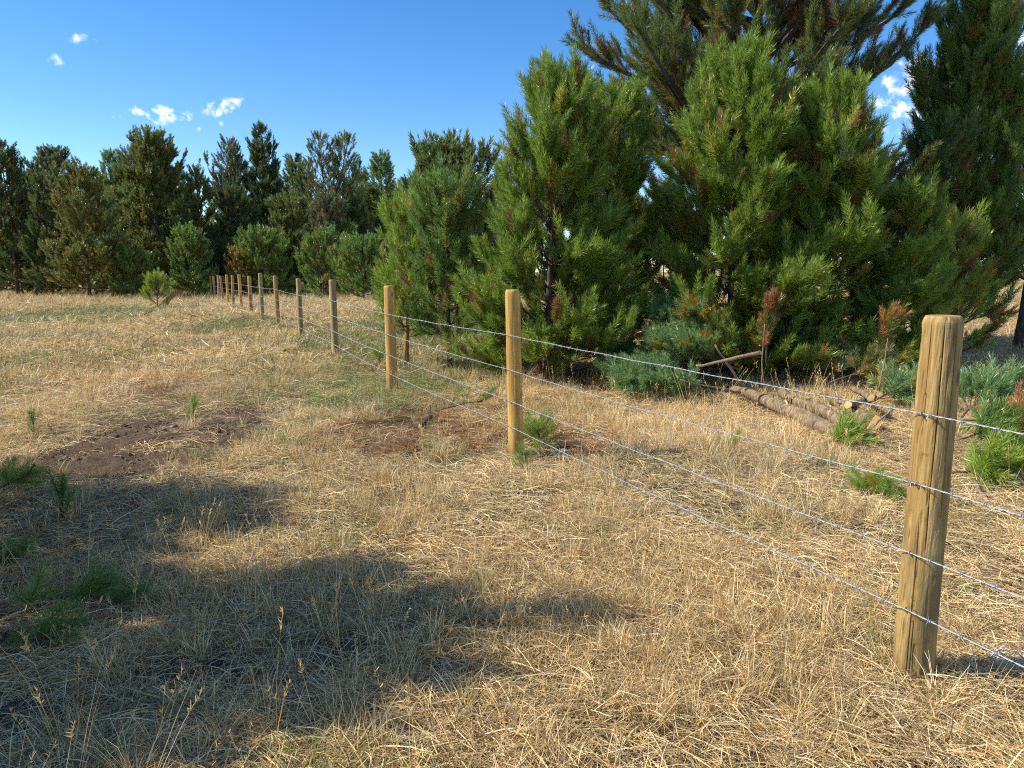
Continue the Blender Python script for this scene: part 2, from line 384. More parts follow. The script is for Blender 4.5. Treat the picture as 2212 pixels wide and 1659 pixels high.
def scatter(name, pal, P, rot, scl, tint, rng, parent=None, **props):
    g, nv = pal; n = len(P)
    me = bpy.data.meshes.new(name); me.vertices.add(n); me.vertices.foreach_set('co', np.ascontiguousarray(P, np.float32).ravel())
    scl = np.asarray(scl, float)
    if scl.ndim == 1: scl = np.repeat(scl[:, None], 3, 1)
    for nm, ty, key, a in (('rot', 'FLOAT_VECTOR', 'vector', rot), ('scl', 'FLOAT_VECTOR', 'vector', scl)):
        me.attributes.new(nm, ty, 'POINT').data.foreach_set(key, np.ascontiguousarray(a, np.float32).ravel())
    me.attributes.new('idx', 'INT', 'POINT').data.foreach_set('value', rng.integers(0, nv, n).astype(np.int32))
    c = np.ones((n, 4), np.float32); c[:, :3] = tint
    me.attributes.new('tint', 'FLOAT_COLOR', 'POINT').data.foreach_set('color', c.ravel())
    o = link(name, me, None, parent, **props)
    md = o.modifiers.new('scatter', 'NODES'); md.node_group = g
    return o

# needle shoots -----------------------------------------------------------
def shoot_mesh(seed, n, L, nl, w, stem_r, spread=(62, 22), bare=0.0):
    r = np.random.default_rng(seed)
    z = L * (bare + (1 - bare) * np.sort(r.random(n)) ** .9); az = np.arange(n) * 2.39996 + r.random(n) * .9
    el = np.radians(np.interp(z / L, [0, .75, 1], [spread[0], spread[0] * .72, spread[1]]) + r.normal(0, 9, n))
    ln = nl * (0.75 + .4 * r.random(n))
    d = np.stack([np.sin(el) * np.cos(az), np.sin(el) * np.sin(az), np.cos(el)], 1)
    t = unit(np.cross(d, r.normal(size=(n, 3))))
    bend = np.stack([0 * z, 0 * z, ln * .12], 1)
    b0 = np.stack([np.cos(az) * stem_r * .6, np.sin(az) * stem_r * .6, z], 1)
    mid = b0 + d * (ln * .55)[:, None]; tip = b0 + d * ln[:, None] + bend
    V = np.stack([b0 - t * w * .35, b0 + t * w * .35, mid + t * w * .5, mid - t * w * .5, tip], 1).reshape(-1, 3)
    i = np.arange(n)[:, None] * 5
    quad = i + np.array([[0, 1, 2, 3]]); tri = i + np.array([[3, 2, 4]])
    c = (0.75 + .5 * r.random(n))[:, None] * np.ones((1, 3)); c = np.repeat(c[:, None, :], 5, 1)
    c[:, 4] *= 1.12; c[:, :2] *= .9
    C = c.reshape(-1, 3)
    k = 3; sv, sf = tubes(np.array([[[0, 0, 0], [0, 0, L * .5], [0, 0, L]]]), np.array([[stem_r, stem_r * .8, stem_r * .5]]), 3)
    V2, F2 = merge([(V, [quad, tri]), (sv, sf)])
    C2 = np.concatenate([C, np.tile([[1.1, .75, .8]], (len(sv), 1))])
    return mk('shoot', V2, F2, fcol=C2)
P_FINE = palette('needle_shoots_fine', [shoot_mesh(10 + i, 130, .15, .055, .0017, .003) for i in range(6)], M_NEEDLE)
P_NEAR = palette('needle_shoots_near', [shoot_mesh(20 + i, 84, .26, .074, .0052, .0036, (56, 16)) for i in range(7)], M_NEEDLE)
P_FAR = palette('needle_shoots_far', [shoot_mesh(40 + i, 40, .40, .12, .021, .007, (56, 18)) for i in range(6)], M_NEEDLE)

GREENS = {'young': ((.215, .325, .046), (.315, .42, .066)), 'bright': ((.25, .37, .046), (.34, .44, .062)),
          'deep': ((.155, .26, .054), (.225, .325, .068)), 'olive': ((.145, .19, .048), (.21, .24, .064)),
          'dusk': ((.090, .14, .048), (.14, .18, .06)), 'blue': ((.19, .32, .11), (.28, .42, .15)),
          'greyed': ((.135, .17, .074), (.19, .215, .096)), 'mature': ((.135, .195, .056), (.21, .255, .074))}
YEL, BRN = np.array([.42, .30, .045]), np.array([.30, .14, .055])

def pine(name, label, base, H, R, rng, style='young', tint='young', pal=None, lod=0, group=None, dead=.05, yellow=.04, h0=.03, bare=.2,
         lean=(0, 0), trunk_r=None, dens=1.0, up=(0, 56), prof=.85, leaders=1, bark=None, limbs_apart=False, whorl=None, curv=.20, category='tree', irregular=.3):
    base = np.array([base[0], base[1], gz1(base[0], base[1])])
    root = empty(name, base, label=label, category=category, group=group)
    near = lod == 0
    sh_len = .17 if near else .29
    trunk_r = trunk_r or (.012 * H + .012)
    K = 9; s = np.linspace(0, 1, K)
    wob = np.cumsum(rng.normal(0, .010 * H, (K, 2)), 0) * np.linspace(0, 1, K)[:, None]
    TP = np.stack([lean[0] * s ** 1.3 + wob[:, 0], lean[1] * s ** 1.3 + wob[:, 1], H * s], 1); TP[0, 2] = -.12
    TR = trunk_r * (1 - .93 * s ** .85); TR[0] *= 1.25
    tv, tf = tubes(TP[None], TR[None], 9 if near else 6)
    parts = [(tv, tf)]
    def trunk_at(t): return np.stack([np.interp(t, s, TP[:, i]) for i in range(3)], 1)
    whorl = whorl or (.19 if near else .42)
    nw = max(5, int(H * (1 - h0) / whorl))
    tw = h0 + (1 - h0) * (np.arange(nw) + .5) / nw * .985
    B0, D, LL, TT = [], [], [], []
    for t in tw:
        nb = rng.integers(4, 7) if t < .9 else 4
        a = rng.random() * 6.28 + np.arange(nb) * 6.283 / nb + rng.normal(0, .3, nb)
        tt = np.clip(t + rng.normal(0, .35 / nw, nb), h0, .985)
        if callable(prof): pr = prof(tt)
        else: pr = np.clip(1 - tt, 0, 1) ** prof
        L = R * pr * (1 - irregular + 1.4 * irregular * rng.random(nb)) + .05 * R + sh_len * .6
        el = np.radians(np.interp(tt, [0, .35, 1], [up[0], (up[0] + up[1]) * .5, up[1]]) + rng.normal(0, 8, nb))
        L = np.minimum(L / np.maximum(np.cos(el), .55), ((1 - tt) * H * .84 + sh_len * .4) / np.maximum(np.sin(el) + curv * (1 - .5 * tt) * 1.1, .15))
        D.append(np.stack([np.cos(a) * np.cos(el), np.sin(a) * np.cos(el), np.sin(el)], 1)); LL.append(L); TT.append(tt)
    for k in range(1, leaders):                     # extra upright leaders of a forked top
        D.append(unit(np.array([[rng.normal(0, .42), rng.normal(0, .42), 1.0]]))); tl = rng.uniform(.5, .72); LL.append(np.array([H * (1 - tl) * rng.uniform(.62, .82)])); TT.append(np.array([tl]))
    D, LL, TT = np.concatenate(D), np.concatenate(LL), np.concatenate(TT)
    B0 = trunk_at(TT); nB = len(LL); kk = 6; sb = np.linspace(0, 1, kk)
    cv = curv * (1 - .5 * TT) + rng.normal(0, .07, nB); sag = -.10 * (1 - TT)
    def bp(i, q):                                   # point on branch i at q (arrays)
        L = LL[i][:, None]; qq = q[:, None]
        p = B0[i] + D[i] * L * qq
        p[:, 2] += LL[i] * (cv[i] * q ** 2 + sag[i] * q * (1 - q) * 2)
        return p
    def bt(i, q):
        d = D[i].copy(); d[:, 2] += 2 * cv[i] * q + sag[i] * 2 * (1 - 2 * q); return unit(d)
    ii = np.repeat(np.arange(nB), kk); BP = bp(ii, np.tile(sb, nB)).reshape(nB, kk, 3)
    BP[:, 1:-1] += rng.normal(0, .018, (nB, kk - 2, 3)) * LL[:, None, None]
    br = (.010 * LL + .004)[:, None] * (1 - .8 * sb)[None] * (1.15 if near else 1.4)
    # sub-branches
    m = np.maximum(2, (LL / (.115 if near else .28) * dens ** .5).astype(int)); si = np.repeat(np.arange(nB), m)
    sq = np.clip(bare * .55 + (1 - bare * .55) * rng.random(len(si)) ** .8, 0, .98)
    side = rng.choice([-1, 1], len(si)); ang = side * np.radians(rng.uniform(18, 58, len(si)))
    t0 = bt(si, sq); ca, sa = np.cos(ang), np.sin(ang)
    sd = np.stack([t0[:, 0] * ca - t0[:, 1] * sa, t0[:, 0] * sa + t0[:, 1] * ca, t0[:, 2] + rng.normal(.10, .26, len(si))], 1); sd = unit(sd)
    sL = (LL[si] * .42 * (1.08 - sq) * rng.uniform(.6, 1.2, len(si)) + sh_len * .7) * (1 if near else 1.05)
    sP0 = bp(si, sq); sc = rng.uniform(.08, .42, len(si))
    def sp(j, q):
        p = sP0[j] + sd[j] * (sL[j] * q)[:, None]; p[:, 2] += sL[j] * sc[j] * q ** 2; return p
    # shoots
    P, DR, Q = [], [], []
    n1 = np.maximum(1, (LL * (1 - bare) / (sh_len * .55)).astype(int)); i1 = np.repeat(np.arange(nB), n1); q1 = np.clip(bare + (1 - bare) * (rng.random(len(i1)) ** .8), 0, .99)
    P.append(bp(i1, q1)); DR.append(bt(i1, q1) + rng.normal(0, .22, (len(i1), 3)) + [0, 0, .15]); Q.append(q1)
    n2 = np.maximum(1, (sL / (sh_len * .46) * dens).astype(int)); j2 = np.repeat(np.arange(len(si)), n2); q2 = np.clip(.12 + .88 * rng.random(len(j2)) ** .75, 0, 1)
    d2 = sd[j2].copy(); d2[:, 2] += 2 * sc[j2] * q2
    P.append(sp(j2, q2)); DR.append(unit(d2) + rng.normal(0, .20, (len(j2), 3)) + [0, 0, .16]); Q.append(np.clip(sq[si * 0 + np.arange(len(si))][j2] + (1 - sq[j2]) * q2 * .6, 0, 1))
    P.append(BP[:, -1]); DR.append(bt(np.arange(nB), np.ones(nB)) + [0, 0, .25]); Q.append(np.ones(nB))
    lt = 1 - rng.random(10) * .12; P.append(trunk_at(lt)); DR.append(np.array([0, 0, 1.0]) + rng.normal(0, .35, (10, 3))); Q.append(np.ones(10))
    P, DR, Q = np.concatenate(P), unit(np.concatenate(DR)), np.concatenate(Q)
    keep = rng.random(len(P)) < np.clip(.35 + Q * 1.0, 0, 1)
    P, DR, Q = P[keep], DR[keep], Q[keep]; n = len(P)
    g0, g1 = np.array(GREENS[tint][0]), np.array(GREENS[tint][1])
    patch = fbm(P[:, 0] * 1.7 / (1 if near else 3) + P[:, 1] * 1.1 + 7, P[:, 2] * 1.7 / (1 if near else 3) + P[:, 1] * .7, int(rng.integers(1e6)), 3)
    f = np.clip(patch * .9 + rng.normal(0, .22, n) , 0, 1)[:, None]
    c = g0 * (1 - f) + g1 * f; c *= rng.uniform(.82, 1.18, (n, 1))
    inner = np.clip(1.1 - Q, 0, 1) * 1.5
    patch2 = fbm(P[:, 0] * 2.4 + 3, P[:, 2] * 2.4 + P[:, 1] * 2, int(rng.integers(1e6)), 2)
    u = rng.random(n)
    isb = u < dead * inner * 2.2 * (patch2 > .5); isy = (~isb) & (rng.random(n) < yellow * (.4 + inner) * 1.6)
    c[isb] = BRN * rng.uniform(.6, 1.3, (isb.sum(), 1)); c[isy] = (YEL * .6 + g1 * .4) * rng.uniform(.6, 1.2, (isy.sum(), 1))
    scl = np.clip(rng.lognormal(0, .24, n), .55, 1.6)
    scatter('crown', pal or (P_NEAR if near else P_FAR), P, eulers(DR, rng.random(n) * 6.28), scl, c, rng, root, kind='stuff')
    link('trunk', mk('trunk', tv, tf, True), bark or M_BARK, root)
    if limbs_apart:
        for i in range(nB):
            v, fs = tubes(BP[i][None], br[i][None] * 1.9, 6); link('limb', mk('limb', v, fs, True), M_BARK, root)
        bparts = []
    else:
        bparts = [tubes(BP, br, 5 if near else 3, near)]
    if near:
        q3 = np.array([0, .5, 1.0]); jj = np.repeat(np.arange(len(si)), 3); SP = sp(jj, np.tile(q3, len(si))).reshape(-1, 3, 3)
        SP[:, 1] += rng.normal(0, .02, (len(si), 3)) * sL[:, None]
        bparts.append(tubes(SP, (.0035 + .004 * sL)[:, None] * np.array([[1, .7, .35]]), 3, False))
    if bparts:
        v, fs = merge(bparts); link('branches', mk('branches', v, fs, True), M_TWIG if near else M_BARK, root, kind='stuff')
    return root, n
TOTAL = 0
def pine_px(name, label, px, topy, Y, halfw, rng_seed, **kw):
    """stands where pixel column px meets depth Y; height and radius from the pixels it spans there"""
    global TOTAL
    top = at(px, topy, Y); x = top[0]; H = top[2] - gz1(x, Y) - (.30 if kw.get('lod', 0) == 0 else .45)
    R = halfw * (Y * math.cos(PITCH) + .23) / FPX
    r, n = pine(name, label, (x, Y), H, R, np.random.default_rng(rng_seed), **kw); TOTAL += n
    return r
# ------------------------------------------------------------------ pines
GN, GF, GM = 'young pines beyond the fence', 'tall pines of the far tree line', 'small pines along the far edge of the meadow'
round_prof = lambda t: np.sqrt(np.clip(1 - ((t - .3) / .72) ** 2, 0, 1)) * np.where(t < .3, .85 + .5 * t, 1)
bush_prof = lambda t: np.clip(1 - t, 0, 1) ** .55 * np.where(t < .2, .85 + .75 * t, 1)
tall_prof = lambda t: np.clip(1 - t, 0, 1) ** .8 * np.clip(.55 + 1.5 * t, 0, 1)

# right-hand group, 10 to 14 m away
pine_px('pine_tree', 'big spreading mature pine with dark bare limbs towering behind the young pines', 1662, -420, 13.6, 370, 101, tint='mature', up=(2, 46), h0=.16, bare=.42,
        dead=.30, yellow=.10, trunk_r=.17, limbs_apart=True, whorl=.30, prof=lambda t: np.clip(1 - t, 0, 1) ** .45, curv=.10, group=GN, dens=1.0, irregular=.6)
pine_px('pine_tree', 'broad bright green young pine with the highest leader in front of the big pine', 1603, 95, 10.4, 205, 102, tint='young', leaders=3, group=GN, dead=.10, yellow=.07, prof=.92, up=(0, 54), dens=1.25)
pine_px('pine_tree', 'young pine with twin leaders joined to the right flank of the broadest young pine', 1800, 185, 10.7, 165, 103, tint='young', leaders=3, group=GN, dead=.08, prof=.85, up=(0, 54), dens=1.2)
pine_px('pine_tree', 'shorter young pine with bluish shoots between the broad young pine and the dark pine', 1950, 395, 10.5, 85, 104, tint='young', group=GN, leaders=2, prof=bush_prof)
pine_px('pine_tree', 'conical green pine with slender leader directly behind the second fence post from the camera', 1187, 140, 10.2, 175, 105, tint='young', leaders=3, group=GN, dead=.12, yellow=.05, prof=.92, up=(0, 54), dens=1.3)
pine_px('pine_tree', 'narrower young pine half hidden between the conical pine and the broad pine', 1308, 185, 11.4, 95, 106, tint='young', leaders=2, group=GN, prof=bush_prof)
pine_px('pine_tree', 'slim young pine with its bare lower trunk showing left of the conical pine', 966, 375, 10.9, 66, 107, tint='deep', h0=.16, group=GN, trunk_r=.045, dead=.1, prof=bush_prof)
pine_px('pine_tree', 'yellow green young pine with split orange bark low on its trunk', 868, 425, 11.4, 55, 108, tint='bright', h0=.22, group=GN, leaders=3, bark=M_BARK_O, trunk_r=.05, yellow=.1, prof=bush_prof)
pine_px('pine_tree', 'dark dense pine with upswept shoots and pointed top behind the nearest fence post', 2118, -30, 13.2, 125, 109, tint='deep', leaders=4, group=GN, prof=bush_prof, up=(14, 72), h0=.08, dead=.06)
pine_px('pine_tree', 'dark pine with leaning bare trunk at the edge of the view beyond the nearest post', 2275, 40, 13.6, 125, 110, tint='deep', leaders=3, group=GN, h0=.22, prof=bush_prof, up=(10, 70), lean=(.5, .2), trunk_r=.10)
pine_px('pine_tree', 'small sparse pine with yellow orange needles just behind the nearest fence post', 2080, 455, 11.2, 62, 111, tint='bright', group=GN, dead=.22, yellow=.3, prof=.8, h0=.12)
pine_px('pine_tree', 'rounded olive pine farther back showing over the slim young pine', 990, 300, 24, 100, 112, tint='mature', lod=1, whorl=.3, leaders=4, group=GN, prof=round_prof, up=(20, 70))
pine_px('pine_tree', 'low pine filling the gap under the rounded olive pine', 905, 430, 17, 42, 113, tint='deep', lod=1, whorl=.25, group=GN, prof=bush_prof)

# far tree line, 38 to 66 m away (px, top, Y, halfwidth)
FAR = [
 ('tall dark pine at the very edge of the tree line, cut off by the frame', 5, 303, 48, 62, 'dusk', dict(prof=tall_prof, h0=.12)),
 ('dark pine with pointed crown beside the tall pine at the frame edge', 62, 350, 52, 48, 'dusk', dict()),
 ('small spiky topped pine standing in front of the round grey crown', 88, 375, 47, 46, 'dusk', dict()),
 ('grey green pine with rounded fan shaped crown rising above its neighbours', 120, 315, 62, 34, 'greyed', dict(prof=round_prof, h0=.35)),
 ('wide yellow olive pine foremost in the left half of the tree line', 168, 358, 43, 76, 'olive', dict(prof=bush_prof, dead=.08, yellow=.16)),
 ('narrow dark green spire shaped pine', 219, 322, 56, 30, 'deep', dict(prof=.7)),
 ('massive olive pine with several upright tops, the broadest tall tree', 322, 280, 50, 100, 'olive', dict(prof=tall_prof, leaders=5, h0=.08, yellow=.1, trunk_r=.2)),
 ('olive pine leaning on the flank of the massive many topped pine', 272, 320, 52, 55, 'mature', dict(prof=tall_prof, leaders=3, h0=.1)),
 ('thin dark pine just beyond the massive many topped pine', 393, 372, 57, 34, 'dusk', dict()),
 ('medium olive pine with sharp top above the far end of the fence', 430, 362, 52, 42, 'olive', dict()),
 ('sparse grey pine with ragged open crown and twin thin tops', 498, 298, 60, 62, 'greyed', dict(prof=tall_prof, h0=.3, bare=.45, dens=.6, leaders=3)),
 ('tallest dark pine with tufted bottle shaped crown in the middle of the tree line', 574, 271, 60, 56, 'dusk', dict(prof=tall_prof, h0=.25, trunk_r=.2)),
 ('slender dark pine between the tallest pine and the open twin topped pine', 648, 350, 62, 28, 'deep', dict()),
 ('tall open pine with visible trunk and twin tops above the third fence post', 693, 288, 56, 66, 'greyed', dict(prof=tall_prof, h0=.3, bare=.5, dens=.55, leaders=2, trunk_r=.18)),
 ('tall open pine with ragged branches reaching toward the young pines', 728, 286, 57, 70, 'mature', dict(prof=tall_prof, h0=.28, bare=.5, dens=.6, trunk_r=.18)),
 ('dark pointed pine where the tree line drops toward the young pines', 803, 405, 60, 36, 'dusk', dict()),
 ('rounded olive pine of middle height below the tallest pine', 615, 418, 52, 46, 'olive', dict(prof=round_prof)),
 ('dusky pine of middle height under the sparse grey pine', 505, 405, 53, 52, 'dusk', dict(prof=bush_prof)),
 ('grey olive pine of middle height with dead twigs under the twin topped pine', 705, 415, 50, 48, 'greyed', dict(prof=bush_prof, dead=.2)),
 ('dark pine behind the low pines near the end of the tree line', 765, 430, 56, 44, 'dusk', dict(prof=bush_prof)),
]
for i, (lab, px, ty, Y, hw, tint, kw) in enumerate(FAR):
    pine_px('pine_tree', lab, px, ty, Y, hw * 1.0, 200 + i, tint=tint, lod=1, group=GF, **{**dict(dens=1.3, up=(0, 52), h0=.04, dead=.05, whorl=.42, irregular=.42), **kw})
MID = [
 ('small dense pine in front of the massive many topped pine', 282, 535, 44, 46, 'deep', dict(prof=bush_prof)),
 ('low pale green pine at the start of the fence far away', 408, 490, 46, 44, 'deep', dict(prof=bush_prof)),
 ('narrow medium pine behind the far end of the fence', 440, 478, 54, 36, 'mature', dict(prof=bush_prof)),
 ('low bushy pine beside the far fence posts', 566, 494, 47, 56, 'deep', dict(prof=bush_prof)),
 ('small orange yellow dying pine among the low pines behind the fence', 517, 540, 46, 22, 'olive', dict(prof=bush_prof, dead=.5, yellow=.9)),
 ('broad low pine with brownish lower branches behind the third fence post', 693, 497, 44, 50, 'deep', dict(prof=bush_prof, dead=.15)),
 ('neat oval low pine standing left of the yellow green young pine', 782, 512, 40, 50, 'deep', dict(prof=round_prof)),
 ('low pine tucked between the oval pine and the broad low pine', 737, 480, 50, 44, 'deep', dict(prof=bush_prof)),
 ('dark low pine between the fence end and the bushy pine', 478, 520, 50, 34, 'dusk', dict(prof=bush_prof)),
 ('dark low pine at the foot of the pines at the frame edge', 35, 500, 50, 60, 'dusk', dict(prof=bush_prof)),
]
for i, (lab, px, ty, Y, hw, tint, kw) in enumerate(MID):
    pine_px('pine_tree', lab, px, ty, Y, hw * 1.0, 300 + i, tint=tint, lod=1, group=GM, whorl=.3, **{**dict(up=(5, 62)), **kw})
pine_px('pine_sapling', 'knee to waist high lone pine sapling in the open meadow before the tree line', 335, 590, 29, 24, 330, tint='bright', whorl=.24, group=GM, prof=.9, dens=.4, up=(20, 55), category='sapling', yellow=.1)
print('pines', TOTAL, round(time.time() - T0, 1))

# the far wood behind, one dark mass of crowns and stems
rng = np.random.default_rng(7)
def wood(name, label, spots, seed):
    rng = np.random.default_rng(seed); PP, DD, CC, tr, trr = [], [], [], [], []
    for (x, y, H) in spots:
        z0 = gz1(x, y); n = int(420 * (H / 9)); t = rng.random(n) ** .8 * .97 + .03
        rr = H * .19 * (1 - t) ** .7 * np.sqrt(rng.random(n)) + .15; a = rng.random(n) * 6.283
        PP.append(np.stack([x + rr * np.cos(a), y + rr * np.sin(a), z0 + t * H], 1))
        DD.append(np.stack([np.cos(a), np.sin(a), .5 + t], 1) + rng.normal(0, .3, (n, 3)))
        g = GREENS[['dusk', 'olive', 'mature', 'deep'][rng.integers(4)]]; f = rng.random((n, 1)); CC.append((np.array(g[0]) * (1 - f) + np.array(g[1]) * f) * rng.uniform(.7, 1.1))
        tr.append([[x, y, z0 - .2], [x, y, z0 + H * .5], [x, y, z0 + H]]); trr.append([.014 * H, .009 * H, .01])
    P, D, C = np.concatenate(PP), np.concatenate(DD), np.concatenate(CC)
    root = empty(name, (0, 60, 0), label=label, kind='stuff', category='wood')
    o = scatter('crowns', P_FAR, P - [0, 60, 0], eulers(D, rng.random(len(P)) * 6.28), rng.uniform(1.3, 2.2, len(P)), C, rng, root, kind='stuff')
    v, fs = tubes(np.array(tr) - [0, 60, 0], np.array(trr), 5); link('trunks', mk('trunks', v, fs, True), M_BARK, root, kind='stuff')
sp = [(x, rng.uniform(60, 74), rng.uniform(7.5, 11)) for x in np.arange(-78, -6, 1.5)]
sp += [(x, rng.uniform(74, 90), rng.uniform(8, 12)) for x in np.arange(-95, 0, 2.2)]
sp += [(x, rng.uniform(56, 62), rng.uniform(3, 6)) for x in np.arange(-60, -8, 1.9)]
wood('far_wood', 'dark pine wood filling in behind the far tree line', sp, 71)
sp = [(x, rng.uniform(105, 135), rng.uniform(7, 11)) for x in np.arange(-8, 150, 3.0)]
wood('distant_wood', 'distant pine wood glimpsed between the young pines', sp, 72)

# pines just outside the left edge; their boughs enter the picture and their shade lies on the grass
GL = 'young pines at the left edge of the clearing'
for i, (lab, x, y, H, R, kw) in enumerate([
    ('young pine leaning boughs into the foreground shade', -3.72, 2.72, 2.85, .95, dict(leaders=2, prof=bush_prof)),
    ('young pine with bright sprays peeking in at the edge of the bare soil', -4.8, 4.22, 2.5, 1.05, dict(prof=.8)),
    ('low young pine beside the camera shading the nearest straw', -3.35, 1.95, 1.7, .72, dict(prof=bush_prof))]):
    r, n = pine('pine_tree', lab, (x, y), H, R, np.random.default_rng(400 + i), tint='deep', group=GL, **kw)

# ------------------------------------------------------------------ seedlings and boughs lying on the ground
def sprig(name, label, cat, x, y, n, h, spread, tint, rng, group=None, lying=None, pal=P_FINE, scale=1.0, mix=None, stick=None, z=None):
    """a small pine plant or a cut bough: stem(s) and shoots"""
    z0 = gz1(x, y) if z is None else z; root = empty(name, (x, y, z0), label=label, category=cat, group=group)
    if lying is None:                                # upright seedling
        st = np.array([[[0, 0, -.03], [rng.normal(0, .01), rng.normal(0, .01), h * .5], [rng.normal(0, .02), rng.normal(0, .02), h]]]); sr = np.array([[.006, .004, .002]]) * (1 + h)
        t = rng.random(n) ** .7; a = rng.random(n) * 6.283; P = np.stack([0 * t, 0 * t, t * h * .92], 1)
        d = np.stack([np.cos(a) * spread, np.sin(a) * spread, .45 + t * .9], 1)
        off = (1 - t) * spread * h * .35; P[:, 0] += np.cos(a) * off; P[:, 1] += np.sin(a) * off
        tw = np.stack([np.stack([0 * t, 0 * t, t * h * .7], 1), P, P + unit(d) * .05], 1); twr = np.tile([.003, .0025, .002], (n, 1))
        parts = [tubes(st, sr, 6), tubes(tw, twr, 3)]
    else:                                            # cut bough: main stem along `lying`, side twigs fanning out
        ax = np.array(lying, float); L = np.linalg.norm(ax); ax = ax / L; k = 6; s = np.linspace(0, 1, k)
        MP = ax * L * s[:, None] + np.stack([0 * s, 0 * s, .05 + .12 * np.sin(s * 2.2) * L * .5], 1) + rng.normal(0, .018 * L, (k, 3)); MP[0] = [0, 0, .04]
        R0 = .008 + .007 * L; parts = [tubes(MP[None], (R0 * (1 - .75 * s))[None], 7)]
        m = max(4, int(n / 6)); q = rng.uniform(.22, 1, m); sgn = rng.choice([-1, 1], m); aa = sgn * np.radians(rng.uniform(20, 70, m))
        b0 = np.stack([np.interp(q, s, MP[:, c]) for c in range(3)], 1); ca, sa = np.cos(aa), np.sin(aa)
        d0 = unit(np.stack([ax[0] * ca - ax[1] * sa, ax[0] * sa + ax[1] * ca, ax[2] + rng.uniform(-.1, .55, m)], 1)); l0 = spread * L * (1.15 - q * .8) * rng.uniform(.5, 1.1, m)
        tip = b0 + d0 * l0[:, None]; tip[:, 2] = np.maximum(tip[:, 2], .03)
        parts.append(tubes(np.stack([b0, (b0 + tip) / 2 + rng.normal(0, .02, (m, 3)), tip], 1), np.tile([.006, .0045, .003], (m, 1)), 4))
        j = rng.integers(0, m, n); u = rng.uniform(.25, 1, n); P = b0[j] * (1 - u[:, None]) + tip[j] * u[:, None]; P[:, 2] = np.maximum(P[:, 2], .015)
        d = d0[j] + rng.normal(0, .42, (n, 3)) + [0, 0, .2]
    v, fs = merge(parts); link('stem', mk('stem', v, fs, True), stick or M_TWIG, root)
    g0, g1 = GREENS[tint]; f = rng.random((n, 1)); c = np.array(g0) * (1 - f) + np.array(g1) * f
    if mix is not None:
        for colr, fr in mix: w = rng.random(n) < fr; c[w] = np.array(colr) * rng.uniform(.7, 1.25, (w.sum(), 1))
    scatter('needles', pal, P, eulers(d, rng.random(n) * 6.28), rng.uniform(.75, 1.2, n) * scale, c, rng, root, kind='stuff')
    return root
R5 = np.random.default_rng(55)
def sg(name, label, px, py, **kw):
    x, y = gpt(px, py); return sprig(name, label, kw.pop('cat', 'seedling'), x, y, rng=R5, **kw)
GS, GB = 'pine seedlings in the straw', 'cut pine boughs lying by the fence'
sg('pine_seedling', 'round bushy pine seedling right behind the second fence post', 1163, 965, n=34, h=.22, spread=1.0, tint='young', group=GS)
sg('pine_seedling', 'thin feathery pine seedling against the foot of the second fence post', 1128, 1020, n=14, h=.15, spread=.5, tint='young', group=GS, scale=.6)
sg('pine_seedling', 'spreading pine seedling in open straw left of the nearest fence post', 1862, 1075, n=24, h=.12, spread=1.5, tint='bright', group=GS)
sg('pine_seedling', 'smaller yellowish pine seedling touching the spreading one', 1905, 1085, n=9, h=.08, spread=1.2, tint='bright', group=GS, mix=[(YEL, .3)])
sg('pine_seedling', 'tiny upright pine seedling standing in the churned bare soil', 420, 920, n=7, h=.19, spread=.35, tint='young', group=GS, scale=.8)
sg('pine_seedling', 'tiny dark pine seedling at the left above the soil patch', 76, 945, n=6, h=.15, spread=.3, tint='deep', group=GS, scale=.8)
sg('pine_seedling', 'slim pine seedling at the edge of the foreground shade', 138, 1125, n=9, h=.2, spread=.35, tint='deep', group=GS)
sg('pine_seedling', 'pine seedling with drooping shoots at the foot of the slim young pine', 820, 800, n=12, h=.25, spread=.9, tint='young', group=GS)
sg('pine_seedling', 'small green tuft of pine in the straw midway to the log pile', 1580, 975, n=6, h=.10, spread=.7, tint='bright', group=GS, scale=.8)
sg('pine_bough', 'green pine bough drooping over bare sticks in the shaded lower corner', -60, 1350, cat='bough', n=24, h=0, spread=.26, tint='deep', group=GB, lying=(.55, .12, -.04), stick=M_DRYSTICK, scale=1.05)
sg('pine_bough', 'flat dark green bough below the drooping one in the shade', -40, 1400, cat='bough', n=10, h=0, spread=.3, tint='deep', group=GB, lying=(.34, -.05, -.03))
sg('pine_bough', 'bushy dark green bough above the bare sticks in the shade', -70, 1240, cat='bough', n=8, h=0, spread=.3, tint='deep', group=GB, lying=(.28, .06, .0))
sg('pine_bough', 'bright green spray of pine at the left margin above the shade', -30, 1085, cat='bough', n=16, h=0, spread=.5, tint='bright', group=GB, lying=(.30, .05, .12))
